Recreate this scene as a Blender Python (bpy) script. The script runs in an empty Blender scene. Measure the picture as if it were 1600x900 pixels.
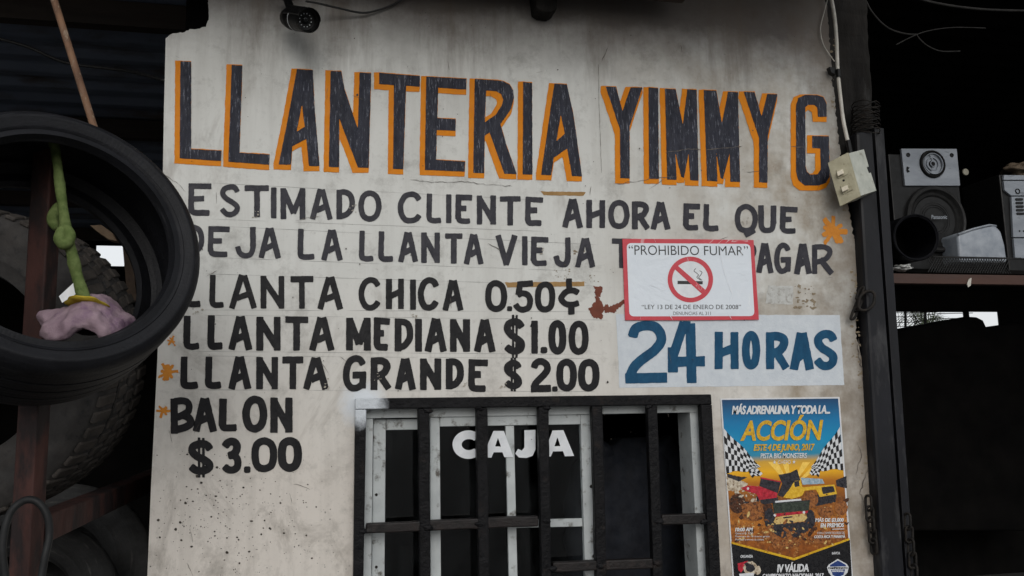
import bpy, bmesh, math, random
import numpy as np
from mathutils import Vector, Matrix, noise as mnoise
from mathutils.geometry import delaunay_2d_cdt

random.seed(7)
RNG = np.random.default_rng(11)
SC = bpy.context.scene
COL = SC.collection

# ------------------------------------------------------------------ camera
F = 1380.0                        # focal length in pixels of the 1600 px wide photograph
def nrm(v): return v/np.linalg.norm(v)
AZ = nrm(np.array([-215., -9430., F])); AX = np.array([6200., 60., F])
AX = nrm(AX - AZ*AX.dot(AZ)); AY = np.cross(AZ, AX)
DIST, ZCAM = 2.6, 1.6
CAM = np.array([0., -DIST, ZCAM])
cd = bpy.data.cameras.new('camera'); cam = bpy.data.objects.new('camera', cd); COL.objects.link(cam)
cd.sensor_width = 36; cd.lens = F/1600*36; cd.clip_end = 2000; cd.clip_start = .05
cam.matrix_world = Matrix(((AX[0], -AX[1], -AX[2], CAM[0]), (AY[0], -AY[1], -AY[2], CAM[1]),
                           (AZ[0], -AZ[1], -AZ[2], CAM[2]), (0, 0, 0, 1)))
SC.camera = cam

# ------------------------------------------------------------------ sky, sun, exposure
SUN_EL, SUN_AZ = 27, 186           # degrees; azimuth measured from +Y clockwise
w = bpy.data.worlds.new('World'); SC.world = w; w.use_nodes = True
nt = w.node_tree; bg = nt.nodes['Background']
sky = nt.nodes.new('ShaderNodeTexSky'); sky.sky_type = 'NISHITA'; sky.sun_disc = False
sky.sun_elevation = math.radians(SUN_EL); sky.sun_rotation = math.radians(SUN_AZ)
sky.dust_density = 4.0; sky.ozone_density = 1.0
hs = nt.nodes.new('ShaderNodeHueSaturation'); hs.inputs['Saturation'].default_value = .45
nt.links.new(sky.outputs[0], hs.inputs['Color']); 
cl = nt.nodes.new('ShaderNodeMix'); cl.data_type = 'RGBA'; cl.inputs[0].default_value = .6     # an even layer of cloud over the sky
cl.inputs[7].default_value = (15.6, 16, 16.4, 1); nt.links.new(hs.outputs[0], cl.inputs[6]); nt.links.new(cl.outputs[2], bg.inputs[0])
bg.inputs[1].default_value = 0.09
sl = bpy.data.lights.new('sun', 'SUN'); so = bpy.data.objects.new('sun', sl); COL.objects.link(so)
sl.energy = 0.8; sl.angle = math.radians(30); sl.color = (1, .985, .965)
_a, _e = math.radians(SUN_AZ), math.radians(SUN_EL)
so.rotation_euler = Vector((math.sin(_a)*math.cos(_e), math.cos(_a)*math.cos(_e), math.sin(_e))).to_track_quat('Z', 'Y').to_euler()
vs = SC.view_settings; vs.view_transform = 'Standard'; vs.look = 'None'; vs.gamma = 1; vs.use_curve_mapping = False
vs.exposure = -0.28
SC.render.engine = 'CYCLES'
SC.cycles.use_denoising = True
SC.cycles.max_bounces = 6

# ------------------------------------------------------------------ pixel <-> place
def ray(px, py):
    d = np.array([px-800., py-450., F]); return np.array([d@AX, d@AY, d@AZ])
def P(px, py, y=0.):
    """where the line of sight through a photo pixel meets the vertical plane at depth y"""
    r = ray(px, py); return Vector(CAM + r*((y+DIST)/r[1]))
def scale_at(y): return (y+DIST)/F*1.02

# ------------------------------------------------------------------ materials
def S(r, g, b):
    f = lambda c: (c/255/12.92 if c/255 <= .04045 else ((c/255+.055)/1.055)**2.4)
    return (f(r), f(g), f(b), 1)
def G(v, t=(1, 1, 1)): return (v*t[0], v*t[1], v*t[2], 1)
class NT:
    def __init__(s, name):
        s.m = bpy.data.materials.new(name); s.m.use_nodes = True; s.t = s.m.node_tree
        s.b = s.t.nodes['Principled BSDF']; s.co = s.t.nodes.new('ShaderNodeTexCoord').outputs['Object']
    def n(s, typ, **kw):
        o = s.t.nodes.new(typ)
        for k, v in kw.items(): setattr(o, k, v)
        return o
    def link(s, a, b): s.t.links.new(a, b)
    def mapped(s, scale=(1, 1, 1), loc=(0, 0, 0), rot=(0, 0, 0)):
        mp = s.n('ShaderNodeMapping'); mp.inputs['Scale'].default_value = scale; mp.inputs['Location'].default_value = loc
        mp.inputs['Rotation'].default_value = rot
        s.link(s.co, mp.inputs[0]); return mp.outputs[0]
    def noise(s, scale, detail=5, rough=.6, vec=None, dist=0):
        o = s.n('ShaderNodeTexNoise'); o.inputs['Scale'].default_value = scale; o.inputs['Detail'].default_value = detail
        o.inputs['Roughness'].default_value = rough; o.inputs['Distortion'].default_value = dist
        s.link(vec if vec is not None else s.co, o.inputs['Vector']); return o.outputs['Fac']
    def vor(s, scale, vec=None, out='Distance', feat='F1'):
        o = s.n('ShaderNodeTexVoronoi', feature=feat); o.inputs['Scale'].default_value = scale
        s.link(vec if vec is not None else s.co, o.inputs['Vector']); return o.outputs[out]
    def ramp(s, fac, stops, interp='LINEAR'):
        o = s.n('ShaderNodeValToRGB'); o.color_ramp.interpolation = interp; el = o.color_ramp.elements
        while len(el) < len(stops): el.new(.5)
        for e, (p, c) in zip(el, stops):
            e.position = p; e.color = c if hasattr(c, '__len__') else (c, c, c, 1)
        s.link(fac, o.inputs[0]); return o.outputs[0]
    def mix(s, fac, a, b, mode='MIX'):
        o = s.n('ShaderNodeMix', data_type='RGBA', blend_type=mode)
        for v, i in ((fac, 0), (a, 6), (b, 7)):
            if isinstance(v, bpy.types.NodeSocket): s.link(v, o.inputs[i])
            else: o.inputs[i].default_value = v
        return o.outputs[2]
    def math(s, op, a, b=0.0):
        o = s.n('ShaderNodeMath', operation=op)
        for v, i in ((a, 0), (b, 1)):
            if isinstance(v, bpy.types.NodeSocket): s.link(v, o.inputs[i])
            else: o.inputs[i].default_value = v
        return o.outputs[0]
    def mrange(s, v, a, b, c=0., d=1.):
        o = s.n('ShaderNodeMapRange', clamp=True)
        for i, x in enumerate((v, a, b, c, d)):
            if isinstance(x, bpy.types.NodeSocket): s.link(x, o.inputs[i])
            else: o.inputs[i].default_value = x
        return o.outputs[0]
    def xyz(s):
        o = s.n('ShaderNodeSeparateXYZ'); s.link(s.co, o.inputs[0]); return o.outputs
    def done(s, col, rough=.6, bump=None, strength=.3, dist=.002, metallic=0., spec=.5):
        for v, k in ((col, 'Base Color'), (rough, 'Roughness'), (metallic, 'Metallic'), (spec, 'Specular IOR Level')):
            if isinstance(v, bpy.types.NodeSocket): s.link(v, s.b.inputs[k])
            else: s.b.inputs[k].default_value = v
        if bump is not None:
            o = s.n('ShaderNodeBump'); o.inputs['Strength'].default_value = strength; o.inputs['Distance'].default_value = dist
            s.link(bump, o.inputs['Height']); s.link(o.outputs[0], s.b.inputs['Normal'])
        return s.m
def pm(name, c1, c2, scale=20, rough=.6, bump=.2, bscale=None, dist=.002, metallic=0., stretch=(1, 1, 1), lo=.35, hi=.65, detail=6, spec=.5, c3=None, s3=60, t3=(.6, .7)):
    """two colours mixed by noise, an optional third as specks or wear, fine bump"""
    t = NT(name); v = t.mapped(stretch)
    col = t.ramp(t.noise(scale, detail, .6, v), [(lo, c1), (hi, c2)])
    if c3 is not None: col = t.mix(t.ramp(t.noise(s3, 5, .65, v), [(t3[0], 0), (t3[1], 1)]), col, c3)
    r = t.mrange(t.noise(scale*1.7, 4, .6, v), .3, .7, max(rough-.12, .05), min(rough+.12, 1))
    return t.done(col, r, t.noise(bscale or scale*5, 6, .65, v), bump, dist, metallic, spec)

# ------------------------------------------------------------------ objects
def tag(o, label=None, cat=None, group=None, kind=None):
    for k, v in (('label', label), ('category', cat), ('group', group), ('kind', kind)):
        if v: o[k] = v
    return o
def thing(name, loc, label, cat, group=None):
    o = bpy.data.objects.new(name, None); COL.objects.link(o); o.location = loc; o.empty_display_size = .05
    return tag(o, label, cat, group)
def world_loc(o):
    v = Vector((0, 0, 0))
    while o is not None: v += o.location; o = o.parent
    return v
def obj(name, me, mat, parent=None, loc=None, label=None, smooth=False):
    """link one mesh (bmesh or mesh, in world coordinates) as one object; as a child, its origin is its thing's"""
    if isinstance(me, bmesh.types.BMesh):
        bm = me; me = bpy.data.meshes.new(name); bm.to_mesh(me); bm.free()
    org = world_loc(parent) if parent is not None else (Vector(loc) if loc is not None else Vector((0, 0, 0)))
    me.transform(Matrix.Translation(-org))
    for m in (mat if isinstance(mat, (list, tuple)) else [mat]): me.materials.append(m)
    if smooth:
        me.polygons.foreach_set('use_smooth', [True]*len(me.polygons))
    o = bpy.data.objects.new(name, me); COL.objects.link(o)
    if parent is not None: o.parent = parent
    else: o.location = org
    if label: o['label'] = label
    return o
def join(*bms):
    out = bmesh.new()
    for b in bms:
        me = bpy.data.meshes.new('tmp'); b.to_mesh(me); b.free(); out.from_mesh(me); bpy.data.meshes.remove(me)
    return out
def smooth_by_angle(o, ang=35):
    me = o.data; me.polygons.foreach_set('use_smooth', [True]*len(me.polygons))
    try: me.set_sharp_from_angle(angle=math.radians(ang))
    except Exception: pass
    return o
def box(cx, cy, cz, sx, sy, sz, bevel=0., rot=None, segs=2):
    bm = bmesh.new(); bmesh.ops.create_cube(bm, size=1)
    bmesh.ops.scale(bm, vec=(sx, sy, sz), verts=bm.verts)
    if bevel: bmesh.ops.bevel(bm, geom=bm.edges[:], offset=bevel, segments=segs, affect='EDGES', profile=.5)
    if rot is not None: bmesh.ops.transform(bm, matrix=rot.to_4x4(), verts=bm.verts)
    bmesh.ops.translate(bm, vec=(cx, cy, cz), verts=bm.verts)
    return bm
def prism(pts, y, depth, bevel=0.):
    """front outline given in photo pixels on the plane y, with real thickness going back"""
    return prism_w([P(a, b, y) for a, b in pts], Vector((0, depth, 0)), bevel)
def prism_w(front, off, bevel=0.):
    bm = bmesh.new(); n = len(front)
    a = [bm.verts.new(p) for p in front]; b = [bm.verts.new(Vector(p)+off) for p in front]
    bm.faces.new(a); bm.faces.new(b[::-1])
    for i in range(n): bm.faces.new((a[i], b[i], b[(i+1) % n], a[(i+1) % n]))
    bmesh.ops.recalc_face_normals(bm, faces=bm.faces)
    if bevel: bmesh.ops.bevel(bm, geom=bm.edges[:], offset=bevel, segments=2, affect='EDGES', profile=.5)
    return bm
def smooth_pts(pts, n=8, closed=False):
    p = [Vector(q) for q in pts]; out = []; m = len(p)
    for i in range(m if closed else m-1):
        g = (lambda k: p[k % m]) if closed else (lambda k: p[min(max(k, 0), m-1)])
        p0, p1, p2, p3 = g(i-1), g(i), g(i+1), g(i+2)
        for k in range(n):
            t = k/n
            out.append(.5*((2*p1)+(p2-p0)*t+(2*p0-5*p1+4*p2-p3)*t*t+(3*p1-p0-3*p2+p3)*t**3))
    if not closed: out.append(p[-1])
    return out
def tube(pts, r, seg=10, closed=False, caps=True):
    """tube along points, r a number or one radius per point"""
    bm = bmesh.new(); p = [Vector(q) for q in pts]; n = len(p)
    rr = r if hasattr(r, '__len__') else [r]*n
    rings = []; up = None
    for i in range(n):
        t = (p[(i+1) % n]-p[(i-1) % n]) if closed else (p[min(i+1, n-1)]-p[max(i-1, 0)])
        t.normalize()
        if up is None: up = t.orthogonal().normalized()
        up = (up - t*up.dot(t)).normalized(); sd = t.cross(up)
        rings.append([bm.verts.new(p[i]+(up*math.cos(a)+sd*math.sin(a))*rr[i]) for a in [2*math.pi*k/seg for k in range(seg)]])
    for i in range(n if closed else n-1):
        A, B = rings[i], rings[(i+1) % n]
        for k in range(seg): bm.faces.new((A[k], A[(k+1) % seg], B[(k+1) % seg], B[k]))
    if caps and not closed: bm.faces.new(rings[0][::-1]); bm.faces.new(rings[-1])
    bmesh.ops.recalc_face_normals(bm, faces=bm.faces)
    return bm
def frame_of(nf, up=(0, 0, 1)):
    nf = Vector(nf).normalized(); a = Vector(up).cross(nf).normalized(); b = nf.cross(a)
    return nf, a, b
def lathe(c, nf, prof, seg=64, closed=False, rfun=None):
    """profile of (distance behind the face, radius) turned about an axis facing nf"""
    nf, a, b = frame_of(nf); c = Vector(c); bm = bmesh.new(); rings = []
    for t, r in prof:
        if r < 1e-6: rings.append([bm.verts.new(c-nf*t)]); continue
        rings.append([bm.verts.new(c-nf*t+(a*math.cos(x)+b*math.sin(x))*(r if rfun is None else rfun(t, r, x))) for x in [2*math.pi*k/seg for k in range(seg)]])
    m = len(rings)
    for i in range(m if closed else m-1):
        A, B = rings[i], rings[(i+1) % m]
        for k in range(seg):
            q = (A[k % len(A)], A[(k+1) % len(A)], B[(k+1) % len(B)], B[k % len(B)])
            u = []
            for v in q:
                if v not in u: u.append(v)
            if len(u) >= 3: bm.faces.new(u)
    bmesh.ops.recalc_face_normals(bm, faces=bm.faces)
    return bm

# ------------------------------------------------------------------ brush lettering: outlines of painted strokes
def grid_noise(x, y, sc, seed):
    """cheap smooth noise on arrays"""
    r = np.random.default_rng(seed); o = np.zeros_like(x)
    for k in range(5):
        a = r.uniform(0, 2*np.pi); f = sc*(.6+.9*r.random()); ph = r.uniform(0, 6.28)
        o += np.sin((x*np.cos(a)+y*np.sin(a))*f+ph + 1.3*np.sin((x*np.sin(a)-y*np.cos(a))*f*.7+ph*2))
    return o/5
def sd_box(x, y, a, b, hw, ea, eb, rnd):
    a = np.array(a, float); b = np.array(b, float); d = b-a; L = np.hypot(*d) or 1e-6; d = d/L
    a = a-d*ea; L = L+ea+eb
    u = (x-a[0])*d[0]+(y-a[1])*d[1]; v = -(x-a[0])*d[1]+(y-a[1])*d[0]
    qx = np.abs(u-L/2)-(L/2-rnd); qy = np.abs(v)-(hw-rnd)
    return np.hypot(np.maximum(qx, 0), np.maximum(qy, 0))+np.minimum(np.maximum(qx, qy), 0)-rnd
def sd_poly(x, y, pts):
    p = np.array(pts, float); n = len(p); d = np.full(x.shape, 1e9); ins = np.zeros(x.shape, bool)
    for i in range(n):
        a, b = p[i], p[(i+1) % n]; e = b-a; L2 = e@e+1e-12
        t = np.clip(((x-a[0])*e[0]+(y-a[1])*e[1])/L2, 0, 1)
        d = np.minimum(d, np.hypot(x-a[0]-t*e[0], y-a[1]-t*e[1]))
        c = ((a[1] > y) != (b[1] > y)) & (x < (b[0]-a[0])*(y-a[1])/((b[1]-a[1]) or 1e-12)+a[0])
        ins ^= c
    return np.where(ins, -d, d)
def contour(bx, field, step=.7):
    """zero outlines of field(x, y) inside the pixel box bx, by marching squares"""
    x0, y0, x1, y1 = bx; nx = int((x1-x0)/step)+2; ny = int((y1-y0)/step)+2
    gx = x0+np.arange(nx)*step; gy = y0+np.arange(ny)*step
    X, Y = np.meshgrid(gx, gy); V = field(X, Y); V[np.abs(V) < 1e-6] = 1e-6
    V[0, :] = V[-1, :] = 9; V[:, 0] = V[:, -1] = 9
    I = V < 0
    code = I[:-1, :-1]*1+I[:-1, 1:]*2+I[1:, 1:]*4+I[1:, :-1]*8
    nxt = {}; pts = {}
    def ep(j, i, e):
        if e == 0: k = ('h', j, i); a, b = (j, i), (j, i+1)
        elif e == 1: k = ('v', j, i+1); a, b = (j, i+1), (j+1, i+1)
        elif e == 2: k = ('h', j+1, i); a, b = (j+1, i), (j+1, i+1)
        else: k = ('v', j, i); a, b = (j, i), (j+1, i)
        if k not in pts:
            va, vb = V[a], V[b]; t = va/(va-vb)
            pts[k] = (gx[a[1]]+t*(gx[b[1]]-gx[a[1]]), gy[a[0]]+t*(gy[b[0]]-gy[a[0]]))
        return k
    T = {1: [(3, 0)], 2: [(0, 1)], 3: [(3, 1)], 4: [(1, 2)], 5: [(3, 2), (1, 0)], 6: [(0, 2)], 7: [(3, 2)], 8: [(2, 3)], 9: [(2, 0)],
         10: [(0, 3), (2, 1)], 11: [(2, 1)], 12: [(1, 3)], 13: [(1, 0)], 14: [(0, 3)]}
    for j, i in zip(*np.nonzero((code > 0) & (code < 15))):
        for a, b in T[int(code[j, i])]: nxt[ep(j, i, a)] = ep(j, i, b)
    loops = []
    while nxt:
        k0 = next(iter(nxt)); k = k0; lp = []
        while k in nxt:
            lp.append(pts[k]); k = nxt.pop(k)
        if len(lp) < 4: continue
        lp = np.array(lp); keep = [lp[0]]; last = lp[0]
        for q in range(1, len(lp)):           # thin out points on straight runs
            a, b, c = last, lp[q], lp[(q+1) % len(lp)]
            cr = abs((b[0]-a[0])*(c[1]-a[1])-(b[1]-a[1])*(c[0]-a[0]))/(np.hypot(*(c-a))+1e-9)
            if cr > .04 or np.hypot(*(b-a)) > 4: keep.append(b); last = b
        if len(keep) >= 3:
            ar = abs(sum(keep[q-1][0]*keep[q][1]-keep[q][0]*keep[q-1][1] for q in range(len(keep))))/2
            if ar > .6: loops.append(np.array(keep))
    return loops
def inside(r, loops):
    """even-odd test of each triangle's middle against the outlines"""
    c = np.array([[sum(r[0][i][k] for i in f)/len(f) for k in (0, 1)] for f in r[2]]).reshape(-1, 2)
    ins = np.zeros(len(c), bool)
    for lp in loops:
        lp = np.asarray(lp, float); b = np.roll(lp, -1, 0)
        for (ax, ay), (bx, by) in zip(lp, b):
            ins ^= ((ay > c[:, 1]) != (by > c[:, 1])) & (c[:, 0] < (bx-ax)*(c[:, 1]-ay)/((by-ay) or 1e-12)+ax)
    return ins
def fill_px(loops, fn):
    """flat mesh filling pixel outlines (holes by even-odd), every point placed by fn"""
    vs, es = [], []
    for lp in loops:
        b = len(vs); vs += [Vector((float(q[0]), float(q[1]))) for q in lp]
        es += [(b+i, b+(i+1) % len(lp)) for i in range(len(lp))]
    bm = bmesh.new()
    if not vs: return bm
    r = delaunay_2d_cdt(vs, es, [], 1, 1e-4)
    V = [bm.verts.new(fn(v[0], v[1])) for v in r[0]]
    for f, k in zip(r[2], inside(r, loops)):
        if not k: continue
        try: bm.faces.new([V[i] for i in f][::-1])
        except ValueError: pass
    bmesh.ops.delete(bm, geom=[v for v in bm.verts if not v.link_faces], context='VERTS')
    bm.normal_update()
    if bm.faces and sum(f.normal.y*f.calc_area() for f in bm.faces) > 0: bmesh.ops.reverse_faces(bm, faces=bm.faces)
    return bm
def on(y): return lambda a, b: P(a, b, y)

# stroke alphabet, centre lines in a unit box; 'S' square ended straight strokes, 'C' smooth curves, 'O' closed curve, 'D' dot
GL = {
 'A': [('S', [(0, 1), (.40, 0)]), ('S', [(1, 1), (.60, 0)]), ('B', [(.20, .74), (.80, .56)])],
 'B': [('S', [(0, 0), (.03, 1)]), ('C', [(0, 0), (.55, -.02), (.88, .08), (.86, .33), (.55, .46), (.2, .56)]), ('C', [(.5, .46), (.92, .58), (.98, .78), (.6, .92), (.03, 1)])],
 'C': [('C', [(1, .20), (.82, .04), (.5, 0), (.18, .12), (0, .42), (.04, .72), (.25, .95), (.55, 1), (.82, .94), (1, .80)])],
 'D': [('S', [(0, 0), (0, 1)]), ('C', [(0, 0), (.45, 0), (.85, .12), (1, .40), (.92, .68), (.55, .9), (0, 1)])],
 'E': [('S', [(.03, 0), (0, .80)]), ('S', [(.03, 0), (1, .02)]), ('B', [(.02, .47), (.72, .47)]), ('C', [(0, .76), (.06, .93), (.24, .99), (.6, 1), (1, 1)])],
 'G': [('C', [(1, .17), (.8, .02), (.45, 0), (.13, .16), (0, .50), (.05, .80), (.3, 1), (.65, 1), (.92, .9)]), ('S', [(.97, .92), (1, .56), (.56, .56)])],
 'H': [('S', [(0, 0), (0, 1)]), ('S', [(1, 0), (1, 1)]), ('B', [(0, .62), (1, .40)])],
 'I': [('S', [(.5, 0), (.5, 1)])],
 'J': [('S', [(.98, 0), (.98, .55)]), ('C', [(.98, .5), (.97, .78), (.80, .97), (.48, 1), (.16, .92), (0, .66)])],
 'L': [('S', [(.04, 0), (0, .78)]), ('C', [(0, .74), (.03, .93), (.22, .99), (.55, 1), (1, .98)])],
 'M': [('S', [(0, 0), (0, 1)]), ('S', [(1, 0), (1, 1)]), ('B', [(.03, 0), (.53, .88)]), ('B', [(.97, 0), (.53, .88)])],
 'N': [('S', [(0, 0), (0, 1)]), ('S', [(1, 0), (1, 1)]), ('B', [(.02, .02), (.98, .98)])],
 'O': [('O', [(.5, 0), (.86, .12), (1, .5), (.86, .88), (.5, 1), (.14, .88), (0, .5), (.14, .12)])],
 'P': [('S', [(0, 0), (0, 1)]), ('C', [(0, 0), (.6, 0), (.98, .12), (1, .34), (.7, .52), (0, .6)])],
 'Q': [('O', [(.5, 0), (.86, .12), (1, .42), (.86, .74), (.5, .84), (.14, .74), (0, .42), (.14, .12)]), ('S', [(.55, .98), (.86, .86)]), ('B', [(.62, .8), (.7, .96)])],
 'R': [('S', [(0, 0), (0, 1)]), ('C', [(0, 0), (.55, 0), (.92, .1), (.95, .30), (.65, .50), (.05, .62)]), ('S', [(.42, .54), (1, 1)])],
 'S': [('C', [(1, .17), (.80, .02), (.45, 0), (.12, .10), (.07, .28), (.30, .43), (.68, .56), (.96, .70), (.94, .88), (.65, 1), (.28, .98), (0, .82)])],
 'T': [('S', [(0, 0), (1, 0)]), ('S', [(.5, 0), (.5, 1)])],
 'U': [('S', [(0, 0), (0, .6)]), ('S', [(1, 0), (1, .6)]), ('C', [(0, .55), (.03, .8), (.2, .97), (.5, 1), (.8, .97), (.97, .8), (1, .55)])],
 'V': [('S', [(0, 0), (.47, 1)]), ('S', [(1, 0), (.53, 1)])],
 '0': [('O', [(.5, 0), (.88, .13), (1, .5), (.88, .87), (.5, 1), (.12, .87), (0, .5), (.12, .13)])],
 '1': [('S', [(.75, 0), (.75, 1)]), ('B', [(.0, .16), (.7, .04)])],
 '2': [('C', [(.02, .22), (.16, .05), (.5, 0), (.86, .08), (.98, .27), (.80, .46), (.42, .64), (.12, .82), (0, .97)]), ('S', [(.02, 1), (1, 1)])],
 '3': [('C', [(.04, .14), (.3, .01), (.7, 0), (.94, .14), (.88, .34), (.62, .45), (.36, .48)]), ('C', [(.36, .46), (.78, .50), (1, .66), (.96, .88), (.62, 1), (.26, .98), (0, .88)])],
 '5': [('S', [(1, 0), (.30, .03)]), ('B', [(.30, .03), (.18, .45)]), ('C', [(.16, .45), (.5, .37), (.86, .44), (1, .66), (.90, .9), (.55, 1), (.22, .96), (0, .82)])],
 '$': [('C', [(1, .24), (.80, .12), (.45, .10), (.10, .18), (.07, .33), (.30, .46), (.68, .56), (.97, .68), (.95, .82), (.65, .90), (.28, .88), (0, .78)]), ('t', [(.42, -.06), (.42, 1.06)]), ('t', [(.66, -.06), (.66, 1.06)])],
 '¢': [('C', [(1, .36), (.70, .30), (.3, .34), (.02, .50), (.02, .62), (.3, .74), (.70, .76), (1, .70)]), ('S', [(.45, 0), (.45, .30)]), ('S', [(.60, .78), (.60, 1)])],
 '.': [('D', [(.5, .5)])],
}
def glyph_field(ch, bx, sw, seed):
    x0, y0, x1, y1 = bx; r = random.Random(seed); h = sw/2
    ax, ay, bx_, by_ = x0+h, y0+h, x1-h, y1-h
    if bx_ < ax: ax = bx_ = (x0+x1)/2
    j = lambda: r.uniform(-.018, .018)
    prims = []
    for kind, pts in GL[ch]:
        q = [(ax+(u+j()*.6)*(bx_-ax), ay+(v+j()*.6)*(by_-ay)) for u, v in pts]
        k = sw*(.94+.12*r.random())
        if kind in 'SBt':
            if kind == 't': k = sw*.34
            for i in range(len(q)-1):
                e = k/2*.92 if kind == 'S' else (0 if kind == 'B' else k/2)
                prims.append((q[i], q[i+1], k/2, e, e, min(k*.13, 1.1)))
        elif kind == 'D': prims.append((q[0], (q[0][0]+.3, q[0][1]), (x1-x0)/2, (x1-x0)/2, (x1-x0)/2, (x1-x0)*.3))
        else:
            s = [(v.x, v.y) for v in smooth_pts([(a, b, 0) for a, b in q], 5, kind == 'O')]
            if kind == 'O': s.append(s[0])
            for i in range(len(s)-1):
                ea = .0 if (i == 0 and kind == 'C') else k*.24
                eb = .0 if (i == len(s)-2 and kind == 'C') else k*.24
                prims.append((s[i], s[i+1], k/2, ea, eb, .2 if (ea == 0 or eb == 0) else k*.24))
    def fld(x, y):
        d = np.full(x.shape, 1e9)
        for a, b, hw, ea, eb, rnd in prims: d = np.minimum(d, sd_box(x, y, a, b, hw, ea, eb, min(rnd, hw*.98)))
        return d+.30*grid_noise(x, y, .35, seed)+.22*grid_noise(x, y, 1.3, seed+5)
    return fld
def text_line(items, sw, y, seed=0, step=.75):
    bms = []
    for i, (ch, bx) in enumerate(items):
        f = glyph_field(ch, bx, sw, seed*100+i)
        lp = contour((bx[0]-6, bx[1]-7, bx[2]+6, bx[3]+7), f, step)
        if lp: bms.append(fill_px(lp, on(y)))
    return join(*bms)

# printed lettering with Blender's own font, fitted into a pixel box
def text_fill(body, quad, fn, bold=0., shear=0., spacing=1., fat=0.):
    """quad = (x0,y0,x1,y1) box or four pixel corners tl,tr,br,bl"""
    cu = bpy.data.curves.new('t', 'FONT'); cu.body = body; cu.offset = bold; cu.shear = shear; cu.fill_mode = 'FRONT'
    cu.resolution_u = 4; cu.space_character = spacing
    ob = bpy.data.objects.new('t', cu); COL.objects.link(ob)
    dg = bpy.context.evaluated_depsgraph_get(); me = bpy.data.meshes.new_from_object(ob.evaluated_get(dg))
    bpy.data.objects.remove(ob); bpy.data.curves.remove(cu)
    n = len(me.vertices); co = np.zeros(n*3); me.vertices.foreach_get('co', co); co = co.reshape(-1, 3)
    lo, hi = co.min(0), co.max(0)
    if len(quad) == 4 and not hasattr(quad[0], '__len__'):
        x0, y0, x1, y1 = quad; quad = [(x0, y0), (x1, y0), (x1, y1), (x0, y1)]
    q = np.array(quad, float)
    out = []
    for k, (dx, dy) in enumerate([(0, 0)]+([(-fat, 0), (fat, 0), (0, fat*.7), (0, -fat*.7)] if fat else [])):   # a heavier cut of the same letters
        m2 = me.copy()
        for i, v in enumerate(m2.vertices):
            s = (co[i, 0]-lo[0])/(hi[0]-lo[0]); t = (hi[1]-co[i, 1])/(hi[1]-lo[1])
            p = (q[0]*(1-s)+q[1]*s)*(1-t)+(q[3]*(1-s)+q[2]*s)*t
            v.co = fn(p[0]+dx, p[1]+dy)+Vector((0, -k*6e-6, 0))
        b1 = bmesh.new(); b1.from_mesh(m2); bpy.data.meshes.remove(m2); out.append(b1)
    bpy.data.meshes.remove(me); bm = join(*out); bm.normal_update()
    if sum(f.normal.y*f.calc_area() for f in bm.faces) > 0: bmesh.ops.reverse_faces(bm, faces=bm.faces)
    return bm
def rough_poly(pts, fn, amp=.5, sc=.6, seed=1, step=.6, hole=None):
    x = [p[0] for p in pts]; yy = [p[1] for p in pts]
    def fld(X, Y):
        d = sd_poly(X, Y, pts)
        if hole is not None: d = np.maximum(d, -sd_poly(X, Y, hole))
        return d+amp*grid_noise(X, Y, sc, seed)+amp*.6*grid_noise(X, Y, sc*2.7, seed+3)
    return fill_px(contour((min(x)-4, min(yy)-4, max(x)+4, max(yy)+4), fld, step), fn)
def flat(pts, fn): return fill_px([np.array(pts, float)], fn)
def zoom(x0, y0, s): return lambda pts: [(x0+a/s, y0+b/s) for a, b in pts]

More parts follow.
